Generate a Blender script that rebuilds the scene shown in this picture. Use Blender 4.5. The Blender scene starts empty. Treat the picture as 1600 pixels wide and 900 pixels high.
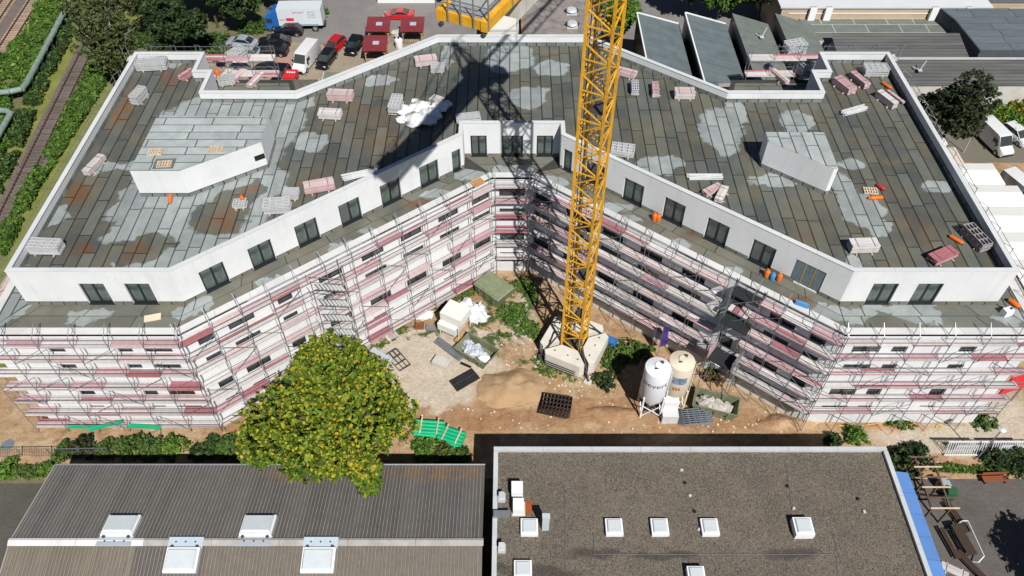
import bpy, math, random
import numpy as np
from mathutils import Vector, Matrix
rnd = random.Random(11)
sc = bpy.context.scene
COL = sc.collection
R = math.radians

# ------------------------------------------------------------------ camera
CAM_H, FPX, PITCH = 60.5, 1236.0, R(48.4)
cam = bpy.data.objects.new('camera', bpy.data.cameras.new('camera'))
COL.objects.link(cam)
cam.location = (0, 0, CAM_H)
cam.rotation_euler = (math.pi / 2 - PITCH, 0, 0)
cam.data.sensor_width = 36
cam.data.lens = 36 * FPX / 1600
cam.data.clip_end = 6000
sc.camera = cam
# ------------------------------------------------------------------ light
SUN_EL, SUN_AZ = R(49), R(22)          # sun stands behind the drone, a little to its right
world = bpy.data.worlds.new('World')
sc.world = world
world.use_nodes = True
wn = world.node_tree
sky = wn.nodes.new('ShaderNodeTexSky')
sky.sky_type = 'NISHITA'
sky.sun_disc = False
sky.air_density = .6
sky.dust_density = .2
sky.sun_elevation = SUN_EL
sky.sun_rotation = math.pi - SUN_AZ
wn.links.new(sky.outputs[0], wn.nodes['Background'].inputs[0])
wn.nodes['Background'].inputs[1].default_value = 0.05
sl = bpy.data.lights.new('sun', 'SUN')
sl.energy = 5.0
sl.angle = R(0.5)
sl.color = (1.0, 0.965, 0.91)
sun = bpy.data.objects.new('sun', sl)
COL.objects.link(sun)
tosun = Vector((math.sin(SUN_AZ) * math.cos(SUN_EL), -math.cos(SUN_AZ) * math.cos(SUN_EL), math.sin(SUN_EL)))
sun.rotation_euler = tosun.to_track_quat('Z', 'Y').to_euler()
sun.location = tosun * 200
sc.view_settings.view_transform = 'Standard'
sc.view_settings.look = 'None'
sc.view_settings.exposure = 0.08
sc.view_settings.gamma = 1
sc.cycles.max_bounces = 6
sc.cycles.diffuse_bounces = 1
sc.cycles.glossy_bounces = 3
sc.cycles.transmission_bounces = 3
sc.cycles.transparent_max_bounces = 6

# ------------------------------------------------------------------ helpers
_c, _s = math.cos(PITCH), math.sin(PITCH)
def spot(px, py, z=0.0):
    """survey of the site: place on the level z that shows at a pixel of the 1600x900 photograph"""
    u, v = px - 800, py - 450
    dn = FPX * _s + v * _c
    k = (CAM_H - z) / dn
    return Vector((u * k, (FPX * _c - v * _s) * k, z))

class MB:
    def __init__(s):
        s.v = []; s.f = []; s.m = []
    def add(s, vs, fs, mi=0):
        n = len(s.v)
        s.v += [tuple(p) for p in vs]
        s.f += [[i + n for i in f] for f in fs]
        s.m += [mi] * len(fs)
        return s
    def box(s, c, d, rz=0.0, mi=0, top=1.0):
        cx, cy, cz = c; a, b, h = d[0] / 2, d[1] / 2, d[2] / 2
        co, si = math.cos(rz), math.sin(rz)
        vs = []
        for z, k in ((-h, 1), (h, top)):
            for x, y in ((-a, -b), (a, -b), (a, b), (-a, b)):
                x *= k; y *= k
                vs.append((cx + x * co - y * si, cy + x * si + y * co, cz + z))
        return s.add(vs, [(3, 2, 1, 0), (4, 5, 6, 7), (0, 1, 5, 4), (1, 2, 6, 5), (2, 3, 7, 6), (3, 0, 4, 7)], mi)
    def bar(s, a, b, w, h=None, mi=0):
        h = h or w
        a = Vector(a); b = Vector(b)
        d = (b - a).normalized()
        up = Vector((0, 0, 1)) if abs(d.z) < .95 else Vector((0, 1, 0))
        x = d.cross(up).normalized() * (w / 2)
        y = x.cross(d).normalized() * (h / 2)
        vs = [a - x - y, a + x - y, a + x + y, a - x + y, b - x - y, b + x - y, b + x + y, b - x + y]
        return s.add(vs, [(3, 2, 1, 0), (4, 5, 6, 7), (0, 1, 5, 4), (1, 2, 6, 5), (2, 3, 7, 6), (3, 0, 4, 7)], mi)
    def tube(s, a, b, r, n=8, r2=None, mi=0):
        r2 = r if r2 is None else r2
        a = Vector(a); b = Vector(b)
        d = (b - a).normalized()
        up = Vector((0, 0, 1)) if abs(d.z) < .95 else Vector((0, 1, 0))
        x = d.cross(up).normalized(); y = x.cross(d).normalized()
        vs = []
        for p, q in ((a, r), (b, r2)):
            for i in range(n):
                t = 2 * math.pi * i / n
                vs.append(p + x * (q * math.cos(t)) + y * (q * math.sin(t)))
        fs = [(i, (i + 1) % n, n + (i + 1) % n, n + i) for i in range(n)]
        fs += [list(range(n))[::-1], list(range(n, 2 * n))]
        return s.add(vs, fs, mi)
    def path(s, pts, r, n=6, mi=0):
        for a, b in zip(pts[:-1], pts[1:]):
            s.tube(a, b, r, n, mi=mi)
        return s
    def prism(s, poly, z0, z1, mi=0):
        n = len(poly)
        vs = [(p[0], p[1], z0) for p in poly] + [(p[0], p[1], z1) for p in poly]
        fs = [(i, (i + 1) % n, n + (i + 1) % n, n + i) for i in range(n)] + [list(range(n))[::-1], list(range(n, 2 * n))]
        return s.add(vs, fs, mi)
    def loft(s, rings, mi=0, cap=True):
        n = len(rings[0]); vs = [p for r in rings for p in r]; fs = []
        for k in range(len(rings) - 1):
            for i in range(n):
                fs.append((k * n + i, k * n + (i + 1) % n, (k + 1) * n + (i + 1) % n, (k + 1) * n + i))
        if cap:
            fs += [list(range(n))[::-1], list(range((len(rings) - 1) * n, len(rings) * n))]
        return s.add(vs, fs, mi)
    def lathe(s, prof, n=24, c=(0, 0), mi=0):
        rings = [[(c[0] + r * math.cos(2 * math.pi * i / n), c[1] + r * math.sin(2 * math.pi * i / n), z) for i in range(n)] for r, z in prof]
        return s.loft(rings, mi)
    def mesh(s, name, mats):
        me = bpy.data.meshes.new(name)
        me.from_pydata(s.v, [], s.f)
        if not isinstance(mats, (list, tuple)):
            mats = [mats]
        for m in mats:
            me.materials.append(m)
        if len(mats) > 1:
            me.polygons.foreach_set('material_index', s.m)
        me.update()
        return me
    def build(s, name, mats, parent=None, loc=(0, 0, 0), rz=0.0, smooth=False, world=False):
        me = s.mesh(name, mats)
        if smooth:
            smooth_mesh(me)
        return ob(name, me, parent, loc, rz, world)

def smooth_mesh(me, ang=40):
    me.polygons.foreach_set('use_smooth', [True] * len(me.polygons))
    me.set_sharp_from_angle(angle=R(ang))

def ob(name, me, parent=None, loc=(0, 0, 0), rz=0.0, world=False, rot=None):
    o = bpy.data.objects.new(name, me)
    COL.objects.link(o)
    o.parent = parent
    o.location = loc
    o.rotation_euler = rot if rot else (0, 0, rz)
    if world and parent:
        o.location = Vector(loc) - parent.location
    return o

def tag(o, label=None, cat=None, group=None, kind=None):
    if label: o['label'] = label
    if cat: o['category'] = cat
    if group: o['group'] = group
    if kind: o['kind'] = kind
    return o

def thing(name, label, cat, loc=(0, 0, 0), rz=0.0, group=None):
    o = bpy.data.objects.new(name, None)
    COL.objects.link(o)
    o.empty_display_size = .3
    o.location = loc
    o.rotation_euler = (0, 0, rz)
    return tag(o, label, cat, group)

def struct(o):
    o['kind'] = 'structure'
    return o

# ------------------------------------------------------------------ materials
class NT:
    """small wrapper for building node trees"""
    def __init__(s, name):
        s.m = bpy.data.materials.new(name)
        s.m.use_nodes = True
        s.t = s.m.node_tree
        s.b = s.t.nodes['Principled BSDF']
    def n(s, typ, ins=None, **kw):
        nd = s.t.nodes.new('ShaderNode' + typ)
        for k, v in kw.items():
            setattr(nd, k, v)
        for k, v in (ins or {}).items():
            s.put(nd.inputs[k], v)
        return nd
    def put(s, sock, v):
        if isinstance(v, bpy.types.NodeSocket):
            s.t.links.new(v, sock)
        elif isinstance(v, (tuple, list)) and len(v) == 3 and sock.type == 'RGBA':
            sock.default_value = (*v, 1)
        else:
            sock.default_value = v
    def math(s, op, a, b=0.0, c=0.0, clamp=False):
        nd = s.n('Math', {0: a, 1: b, 2: c}, operation=op, use_clamp=clamp)
        return nd.outputs[0]
    def vec(s, op, a, b=(0, 0, 0)):
        nd = s.n('VectorMath', {0: a, 1: b}, operation=op)
        return nd.outputs['Value'] if op in ('LENGTH', 'DISTANCE', 'DOT_PRODUCT') else nd.outputs[0]
    def noise(s, vec, scale, detail=4, rough=.55, out='Fac'):
        nd = s.n('TexNoise', {'Vector': vec, 'Scale': scale, 'Detail': detail, 'Roughness': rough})
        return nd.outputs[0] if out == 'Fac' else nd.outputs[1]
    def ramp(s, v, a, b, lo=0.0, hi=1.0):
        nd = s.n('MapRange', {0: v, 1: a, 2: b, 3: lo, 4: hi})
        return nd.outputs[0]
    def mix(s, f, a, b, typ='MIX'):
        nd = s.n('Mix', data_type='RGBA', blend_type=typ)
        s.put(nd.inputs[0], f); s.put(nd.inputs[6], a); s.put(nd.inputs[7], b)
        return nd.outputs[2]
    def pos(s):
        return s.n('NewGeometry').outputs['Position']
    def obj(s):
        return s.n('TexCoord').outputs['Object']
    def rand(s):
        return s.n('ObjectInfo').outputs['Random']
    def bump(s, h, strength=.3, dist=.05):
        nd = s.n('Bump', {'Height': h, 'Strength': strength, 'Distance': dist})
        s.put(s.b.inputs['Normal'], nd.outputs[0])
    def done(s, col, rough=.8, metal=0.0, spec=.4):
        s.put(s.b.inputs['Base Color'], col)
        s.put(s.b.inputs['Roughness'], rough)
        s.put(s.b.inputs['Metallic'], metal)
        s.put(s.b.inputs['Specular IOR Level'], spec)
        return s.m

def sc3(c, k):
    return tuple(min(1.0, x * k) for x in c)

MATS = {}
def mat(name, col, rough=.8, var=.15, scale=1.5, col2=None, bump=0.0, bscale=20., metal=0.0, objvar=0.0, spec=.4, world=False):
    if name in MATS:
        return MATS[name]
    t = NT(name)
    p = t.pos() if world else t.obj()
    f = t.ramp(t.noise(p, scale, 6, .65), .3, .7)
    c = t.mix(f, sc3(col, 1 - var), col2 if col2 else sc3(col, 1 + var))
    if objvar:
        c = t.mix(1.0, c, t.n('CombineColor', {0: (k := t.ramp(t.rand(), 0, 1, 1 - objvar, 1 + objvar)), 1: k, 2: k}).outputs[0], 'MULTIPLY')
    if bump:
        t.bump(t.noise(p, bscale, 4), bump)
    MATS[name] = t.done(c, rough, metal, spec)
    return MATS[name]

def blobs(t, p, lst):
    """distance field of a union of ellipses (inside < 1)"""
    d = None
    for x, y, rx, ry in lst:
        q = t.vec('MULTIPLY', t.vec('SUBTRACT', p, (x, y, 0)), (1 / rx, 1 / ry, 0))
        l = t.vec('LENGTH', q)
        d = l if d is None else t.math('SMOOTH_MIN', d, l, .25)
    return d

def pxblobs(lst, z):
    out = []
    for px, py, rx, ry in lst:
        c = spot(px, py, z)
        a = spot(px + rx, py, z); b = spot(px, py - ry, z)
        out.append((c.x, c.y, abs(a.x - c.x), abs(b.y - c.y)))
    return out

t = NT('white_render'); p = t.pos()
c = t.mix(t.ramp(t.noise(p, .35, 5, .6), .35, .65), (.66, .68, .69), (.73, .745, .75))
c = t.mix(t.math('MULTIPLY', t.ramp(t.noise(t.vec('MULTIPLY', p, (2.2, 2.2, .18)), 1.0, 6, .7), .52, .75), .45), c, (.52, .535, .53))
c = t.mix(t.math('MULTIPLY', t.ramp(t.noise(p, 1.8, 6, .7), .6, .75), .3), c, (.56, .56, .54))
t.bump(t.noise(p, 6, 5), .15, .02)
WHITE = t.done(c, .85, 0, .3)
CONC = mat('concrete', (.55, .53, .48), .9, .12, .8, bump=.15)
ANTH = mat('anthracite_frame', (.018, .02, .024), .4, .1)
STEEL = mat('galvanised_steel', (.34, .36, .38), .45, .12, 4, metal=.6)
DSTEEL = mat('dark_steel', (.07, .075, .08), .55, .2, 4, metal=.3)
BLACK = mat('black_rubber', (.012, .012, .013), .7, .2)
BITUM = mat('bitumen', (.014, .015, .014), .6, .2)
TIMBER = mat('timber', (.42, .27, .14), .8, .25, 6, objvar=.2)
PALE = mat('pale_timber', (.58, .45, .32), .8, .2, 6, objvar=.15)
def glass(name, col=(.02, .025, .028), rough=.08):
    t = NT(name)
    f = t.ramp(t.noise(t.obj(), .9, 2), .35, .65)
    k = t.ramp(t.rand(), .45, 1, .0, .85)
    return t.done(t.mix(k, t.mix(f, col, sc3(col, 3.2)), sc3((.1, .115, .11), max(.6, col[0] * 22))), rough, 0, .8)
GLASS = glass('window_glass')
GREENGLASS = glass('curtained_glass', (.045, .06, .055))
PLANKS = [mat('plank_white', (.60, .57, .56), .85, .13, 3, objvar=.13), mat('plank_grey', (.50, .47, .46), .85, .14, 3, objvar=.13),
          mat('plank_pale_pink', (.56, .44, .44), .85, .14, 3, objvar=.12), mat('plank_pink', (.49, .31, .33), .85, .16, 3, objvar=.15),
          mat('plank_red', (.37, .14, .16), .85, .18, 3, objvar=.15)]
# ================================================================== the ground
def sheet(name, poly, z, m):
    mb = MB(); mb.add([(p[0], p[1], z) for p in poly], [list(range(len(poly)))])
    return struct(mb.build(name, m))

t = NT('dry_ground'); p = t.pos()
c = t.mix(t.ramp(t.noise(p, .08, 5), .35, .65), (.16, .13, .08), (.09, .12, .035))
c = t.mix(t.ramp(t.noise(p, 1.3, 5), .4, .7), c, (.2, .16, .1))
DRY = t.done(c, .95)
S = 2500
sheet('ground', [(-S, -S), (S, -S), (S, S), (-S, S)], 0, DRY)

t = NT('site_earth'); p = t.pos()
pp = t.vec('ADD', p, t.vec('MULTIPLY', t.vec('SUBTRACT', t.noise(p, .45, 5, .6, 'Color'), (.5, .5, .5)), (4.5, 4.5, 0)))
base = t.mix(t.ramp(t.noise(p, .22, 6, .65), .35, .65), (.37, .215, .11), (.50, .36, .225))
base = t.mix(t.ramp(t.noise(p, 2.2, 6, .7), .5, .75), base, (.25, .15, .08))
strk = t.noise(t.vec('MULTIPLY', p, (.12, 1.6, 1)), 1.0, 5, .65)
base = t.mix(t.math('MULTIPLY', t.ramp(strk, .45, .7), .55), base, (.30, .18, .095))
base = t.mix(t.math('MULTIPLY', t.ramp(strk, .45, .3), .5), base, (.50, .38, .25))
pale = t.mix(t.ramp(t.noise(p, 3.5, 6, .7), .35, .7), (.60, .53, .43), (.44, .36, .27))
dp = blobs(t, pp, pxblobs([(650, 555, 80, 45), (690, 600, 60, 42), (650, 625, 50, 32), (720, 560, 60, 32), (750, 535, 40, 14), (815, 500, 22, 36), (1500, 690, 140, 22), (1560, 660, 60, 60)], 0))
base = t.mix(t.math('MULTIPLY', t.ramp(t.noise(p, .6, 7, .7), .52, .62), .6), base, (.55, .42, .29))
base = t.mix(t.math('MULTIPLY', t.ramp(t.noise(t.vec('ADD', p, (31, 7, 0)), .9, 7, .7), .55, .68), .65), base, (.22, .115, .055))
c = t.mix(t.ramp(dp, 1.2, .75), base, pale)
db = blobs(t, pp, pxblobs([(780, 655, 130, 14), (930, 640, 90, 22), (690, 650, 60, 14), (1130, 660, 120, 16), (1330, 660, 60, 10)], 0))
c = t.mix(t.math('MULTIPLY', t.ramp(db, 1.15, .7), .8), c, t.mix(t.ramp(t.noise(p, 1.7, 6, .7), .35, .65), (.27, .125, .055), (.40, .25, .14)))
dg = blobs(t, pp, pxblobs([(800, 470, 50, 45), (780, 520, 45, 30), (850, 565, 50, 18), (640, 520, 60, 12), (1350, 655, 80, 4), (950, 545, 50, 20)], 0))
c = t.mix(t.math('MULTIPLY', t.ramp(dg, 1.1, .8), t.ramp(t.noise(p, 1.1, 5, .6), .45, .55)), c, (.07, .10, .03))
t.bump(t.noise(p, 5, 8, .7), .9, .12)
EARTH = t.done(c, .95, 0, .2)
def earth_grid():
    x0, x1, y0, y1 = -46.5, 75, 32.2, 73.5
    nx, ny = 380, 130
    vs, fs = [], []
    from mathutils import noise as mn
    for j in range(ny + 1):
        for i in range(nx + 1):
            x = x0 + (x1 - x0) * i / nx; y = y0 + (y1 - y0) * j / ny
            e = min(1, (y - y0) / 2.0, (x1 - x) / 6, (x - x0) / 3)
            h = mn.fractal(Vector((x * .35, y * .35, 3)), 1, 2, 4) * .13 + .13 + mn.fractal(Vector((x * 1.3, y * 1.3, 9)), 1, 2, 3) * .05
            vs.append((x, y, .012 + max(0, h) * max(0, e)))
    for j in range(ny):
        for i in range(nx):
            a = j * (nx + 1) + i
            fs.append((a, a + 1, a + nx + 2, a + nx + 1))
    mb = MB(); mb.add(vs, fs)
    o = mb.build('site_ground', EARTH, smooth=True)
    return struct(o)
earth_grid()
sheet('earth_track', [(-75, 32.2), (-46.4, 32.2), (-46.4, 44), (-75, 39)], .016, EARTH)

def paving(name, c1, c2, sx=.25, sy=.12, dark=.6, rough=.9):
    t = NT(name); p = t.pos()
    br = t.n('TexBrick', {'Vector': p, 'Color1': c1, 'Color2': c2, 'Mortar': sc3(c1, dark), 'Scale': 1.0, 'Mortar Size': .008, 'Brick Width': sx, 'Row Height': sy})
    c = t.mix(t.ramp(t.noise(p, .25, 6, .65), .3, .7), br.outputs[0], t.mix(1., br.outputs[0], (.7, .68, .66), 'MULTIPLY'))
    c = t.mix(t.ramp(t.noise(p, 2.5, 5, .7), .6, .8), c, sc3(c2, 1.3))
    t.bump(br.outputs[1], .3, .01)
    return t.done(c, rough, 0, .3)
YARD = paving('yard_paving', (.135, .122, .115), (.165, .15, .14), .22, .11)
YARD2 = paving('cobble_paving', (.10, .096, .082), (.125, .12, .1), .2, .12)
t = NT('asphalt'); p = t.pos()
c = t.mix(t.ramp(t.noise(p, .3, 6, .7), .3, .7), (.17, .16, .155), (.24, .225, .215))
c = t.mix(t.ramp(t.noise(p, 25, 2), .55, .8), c, (.3, .28, .27))
ASPH = t.done(c, .9, 0, .3)
t = NT('parking_gravel'); p = t.pos()
c = t.mix(t.ramp(t.noise(p, .35, 6, .7), .35, .65), (.34, .29, .22), (.27, .22, .16))
c = t.mix(t.ramp(t.noise(p, .8, 5, .6), .58, .68), c, (.2, .2, .09))
c = t.mix(t.ramp(blobs(t, t.vec('ADD', p, t.vec('MULTIPLY', t.noise(p, .6, 3, .5, 'Color'), (2, 2, 0))), pxblobs([(455, 100, 22, 22)], 0)), 1.1, .9), c, (.40, .25, .2))
t.bump(t.noise(p, 8, 6, .7), .6, .05)
GRAVEL = t.done(c, .95, 0, .2)

sheet('yard', [(29.9, -10), (75, -10), (75, 33.0), (38, 33.0), (29.9, 33.4)], .006, YARD)
sheet('paved_yard', [(-75, -10), (-37.6, -10), (-36.2, 31.8), (-75, 31.8)], .006, YARD2)
sheet('parking_lot', [spot(330, 60), spot(420, 62), spot(540, 72), spot(600, 66), spot(690, 60), (-10, 74.6), (-22, 73.7), (-42, 73.7)], .006, GRAVEL)
sheet('street', [spot(425, 62), spot(540, 71), spot(600, 65), spot(720, 60), (20, 76), (44, 76), (44, 118), (-9, 118), (-12, 112), (-30, 112)], .010, ASPH)
sheet('car_park', [(42, 73.8), (85, 60), (85, 84), (46, 84)], .006, mat('car_park_ground', (.23, .20, .165), .95, .2, .4, col2=(.15, .145, .1), world=True))
sheet('side_yard', [(43, 44), (85, 40), (85, 60), (43, 73.8)], .014, mat('side_yard_ground', (.3, .26, .21), .95, .2, .4, world=True))
# railway
t = NT('ballast'); p = t.pos()
vo = t.n('TexVoronoi', {'Vector': p, 'Scale': 9.0})
c = t.mix(t.ramp(t.noise(p, .5, 5, .6), .35, .65), (.17, .135, .12), (.115, .1, .095))
c = t.mix(t.math('MULTIPLY', vo.outputs['Color'], .5), c, (.26, .21, .18))
t.bump(vo.outputs['Distance'], .8, .06)
BALLAST = t.done(c, .95, 0, .2)
def rx(y): return -57.35 - .088 * (y - 77.2)
def rx2(y): return -72.0 - .08 * (y - 112)
sheet('railway_bed', [(rx(0) - 1.7, 0), (rx(0) + 1.7, 0), (rx(140) + 1.7, 140), (rx(140) - 1.7, 140)], .012, BALLAST)
sheet('railway_bed', [(rx2(40) - 8.5, 40), (rx2(40) + 2.4, 40), (rx2(160) + 2.4, 160), (rx2(160) - 8.5, 160)], .012, BALLAST)
GRASS = mat('verge_grass', (.14, .19, .03), .95, .2, .35, col2=(.26, .25, .07), world=True, bump=.5, bscale=9)
sheet('grass_verge', [(rx(20) - 5.0, 20), (rx(20) - 1.6, 20), (rx(130) - 1.6, 130), (rx(130) - 5.0, 130)], .008, GRASS)
sheet('grass_verge', [(rx(20) + 1.6, 20), (rx(20) + 6.5, 20), (rx(130) + 6.5, 130), (rx(130) + 1.6, 130)], .008, GRASS)
sheet('lawn', [(34.5, 33.0), (60, 33.0), (60, 34.4), (34.5, 34.4)], .012, GRASS)
RUST = mat('rusty_rail', (.12, .06, .04), .7, .3, 3)
SLEEP1 = mat('wood_sleeper', (.13, .11, .10), .9, .25, 4, objvar=.25)
SLEEP2 = mat('concrete_sleeper', (.36, .27, .2), .9, .2, 4, objvar=.2)
def track(label, fx, y0, y1, sm, pitch):
    xa, xb = fx(y0), fx(y1)
    a = math.atan2(xb - xa, y1 - y0)
    L = math.hypot(xb - xa, y1 - y0)
    r = thing('railway_track', label, 'railway track', (xa, y0, .0), -a)
    sm_ = MB().box((0, 0, .07), (2.5, .26, .14)).mesh('sleeper', sm)
    n = int(L / pitch)
    for i in range(n):
        ob('sleeper', sm_, r, (0, i * pitch, .012), 0)
    for sx in (-.75, .75):
        MB().box((sx, L / 2, .16), (.15, L, .02)).box((sx, L / 2, .225), (.04, L, .12)).box((sx, L / 2, .30), (.075, L, .045)).build('rail', RUST, r)
track('single rusty railway track running beside the building through grass', rx, 42, 108, SLEEP1, .62)
track('nearer of two parallel railway tracks in the upper left corner', rx2, 78, 120, SLEEP2, .62)
track('farther railway track cut off by the upper left corner', lambda y: rx2(y) - 4.1, 90, 120, SLEEP2, .62)
# ================================================================== the new building
ZT, ZR, ZP = 12.8, 15.6, 16.7
PHh = [(38.3, 40.6), (25.85, 40.6), (4.45, 57.3), (4.45, 58.95)]
PHb = [(38.0, 70.7), (31.0, 70.7), (31.0, 67.5), (29.4, 67.5), (29.4, 64.0), (20.6, 64.0), (7.75, 73.95)]
PH = [(-x, y) for x, y in PHh] + PHh[::-1] + PHb + [(-x, y) for x, y in PHb[::-1]]
MNh = [(40.2, 38.2), (25.8, 38.2), (2.1, 56.6)]
MNb = [(40.2, 71.1), (23.5, 71.1), (21.0, 64.4), (8.0, 74.3)]
MT = [(-x, y) for x, y in MNh] + MNh[::-1] + MNb + [(-x, y) for x, y in MNb[::-1]]     # inner edge of the terrace coping
def inset(poly, d):
    n = len(poly); out = []
    for i in range(n):
        a, b, c = Vector(poly[i - 1]), Vector(poly[i]), Vector(poly[(i + 1) % n])
        e1 = (b - a).normalized(); e2 = (c - b).normalized()
        n1 = Vector((-e1.y, e1.x)); n2 = Vector((-e2.y, e2.x))
        k = n1 + n2
        k = k / max(.2, k.dot(n1))
        out.append((b.x + k.x * d, b.y + k.y * d))
    return out

MN = inset(MT, -.55)                                                                # face of the facades
bld = thing('apartment_building', 'white V-shaped apartment block under construction with flat roof and scaffolding around it', 'building', (0, 50, 0))

def wall_mesh(mb, p0, p1, z0, z1, ops, depth=.2):
    p0 = Vector(p0); p1 = Vector(p1)
    L = (p1 - p0).length; d = (p1 - p0) / L; inn = Vector((-d.y, d.x))
    ss = sorted(set([0, L] + [o[0] for o in ops] + [o[1] for o in ops]))
    zs = sorted(set([z0, z1] + [o[2] for o in ops] + [o[3] for o in ops]))
    def q(s, z, k=0): 
        w = p0 + d * s + inn * k
        return (w.x, w.y, z)
    for a, b in zip(ss[:-1], ss[1:]):
        for u, v in zip(zs[:-1], zs[1:]):
            m, k = (a + b) / 2, (u + v) / 2
            if any(o[0] < m < o[1] and o[2] < k < o[3] for o in ops):
                continue
            mb.add([q(a, u), q(b, u), q(b, v), q(a, v)], [(0, 1, 2, 3)])
    for a, b, u, v in ops:
        for (s1, w1), (s2, w2) in (((a, u), (b, u)), ((b, u), (b, v)), ((b, v), (a, v)), ((a, v), (a, u))):
            mb.add([q(s1, w1), q(s2, w2), q(s2, w2, depth), q(s1, w1, depth)], [(0, 1, 2, 3)])
    return d, inn

WIN = {}
def window(kind, w, h, parent, p0, d, inn, s0, z, name='window'):
    key = (kind, round(w, 2), round(h, 2))
    if key not in WIN:
        f = .07 if kind == 'win' else .13
        mb = MB()
        mb.box((w / 2, .05, f / 2), (w, .1, f)).box((w / 2, .05, h - f / 2), (w, .1, f))
        xs = [f / 2, w - f / 2]
        if w > 1.35:
            xs.append(w / 2)
        for x in xs:
            mb.box((x, .05, h / 2), (f if x != w / 2 else f * 1.3, .1, h - 2 * f))
        if kind == 'door':
            mb.box((w / 2, -.04, .015), (w - .006, .28, .024)).box((w / 2, -.175, -.06), (w + .06, .05, .12))
        xs = sorted(xs)
        panes = [((a + b) / 2, b - a - f * .9) for a, b in zip(xs[:-1], xs[1:])]
        WIN[key] = (mb.mesh(name, ANTH), [(x, MB().box((0, .06, h / 2), (pw, .02, h - 2 * f)).mesh('pane', GLASS if kind == 'win' else GREENGLASS)) for x, pw in panes])
    me, panes = WIN[key]
    b = Vector(p0) + d * s0 + inn * .15
    o = ob(name, me, parent, (b.x - parent.location.x, b.y - parent.location.y, z - parent.location.z), math.atan2(d.y, d.x))
    for x, pm in panes:
        ob('pane', pm, o, (x, 0, 0))
    return o

def facade(p0, p1, wins, q0):
    """wins: (centre, width) in every one of four storeys"""
    sh = (Vector(q0) - Vector(p0)).dot((Vector(p1) - Vector(p0)).normalized())
    wins = [(s_ + sh, w_) for s_, w_ in wins]
    ops = []
    for k in range(4):
        zb = 1.35 + 3.0 * k
        for s, w in wins:
            ops.append((s - w / 2, s + w / 2, zb, zb + 1.5))
    mb = MB()
    d, inn = wall_mesh(mb, p0, p1, 0, ZT, ops)
    mb.build('facade_wall', WHITE, bld, world=True)
    for a, b, u, v in ops:
        window('win', b - a, v - u, bld, p0, d, inn, a, u)
fl = [(4.42, 1.3), (9.77, 1.2), (12.39, 2.2)]
cl = [(1.5, 1.3), (4.51, 2.2), (8.4, 1.3), (12.67, 2.2), (16.84, 2.2), (20.83, 2.2), (24.86, 2.2), (28.5, 2.0)]
LF = math.hypot(23.7, 18.4)
facade(MN[0], MN[1], fl, MT[0])
facade(MN[1], MN[2], cl, MT[1])
facade(MN[2], MN[3], [(2.1, 2.4)], MT[2])
facade(MN[3], MN[4], [(LF - s, w) for s, w in cl[::-1]], MT[3])
facade(MN[4], MN[5], [(14.4 - s, w) for s, w in fl[::-1]], MT[4])
mb = MB()
for i in range(5, len(MN)):
    wall_mesh(mb, MN[i], MN[(i + 1) % len(MN)], 0, ZT, [])
mb.build('facade_wall', WHITE, bld, world=True)
MB().prism(MN, ZT - .3, ZT).build('terrace_slab', mat('seam_dark', (.045, .047, .042), .7), bld, world=True)

ECOP = mat('edge_coping', (.60, .60, .60), .8, .08, .6, objvar=.06)
MNo = inset(MN, -.03); MNi = inset(MT, .02)
for i in list(range(6)) + [len(MN) - 1]:
    j = (i + 1) % len(MN)
    q = [Vector(v) for v in (MNo[i], MNo[j], MNi[j], MNi[i])]
    nseg = max(1, round((q[1] - q[0]).length / 3.0)); e = .01 / (q[1] - q[0]).length
    for k in range(nseg):
        u0, u1 = k / nseg + (e if k else 0), (k + 1) / nseg - (e if k < nseg - 1 else 0)
        MB().prism([q[0].lerp(q[1], u0), q[0].lerp(q[1], u1), q[3].lerp(q[2], u1), q[3].lerp(q[2], u0)], ZT - .06, ZT + .05).build('edge_coping', ECOP, bld, world=True)
# penthouse walls with doors
def pent(i, doors, gap=None):
    p0, p1 = PH[i], PH[i + 1]
    ops = [(s - w / 2, s + w / 2, ZT + .12, ZT + .12 + 2.35) for s, w in doors]
    if gap: ops.append(gap)
    mb = MB()
    d, inn = wall_mesh(mb, p0, p1, ZT, ZP - .04, ops, .25)
    mb.build('penthouse_wall', WHITE, bld, world=True)
    for s, w in doors:
        window('door', w, 2.35, bld, p0, d, inn, s - w / 2, ZT + .12, 'terrace_door')
    return d, inn
cd = [(2.84, 2.0), (6.94, 2.0), (11.09, 2.0), (15.21, 2.0), (19.29, 2.0), (23.35, 2.0), (26.35, .95)]
pent(0, [(5.9, 1.95), (9.4, 1.95)])
pent(1, cd)
pent(2, [])
pent(3, [(1.35, 1.5), (4.5, 1.95), (7.5, 1.5)])
pent(4, [])
Lc = math.hypot(21.4, 16.7)
dd, ii = pent(5, [(Lc - s, w) for s, w in cd[::-1][:-1]], (22.9, 25.4, ZT + .12, ZT + 2.47))
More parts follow.
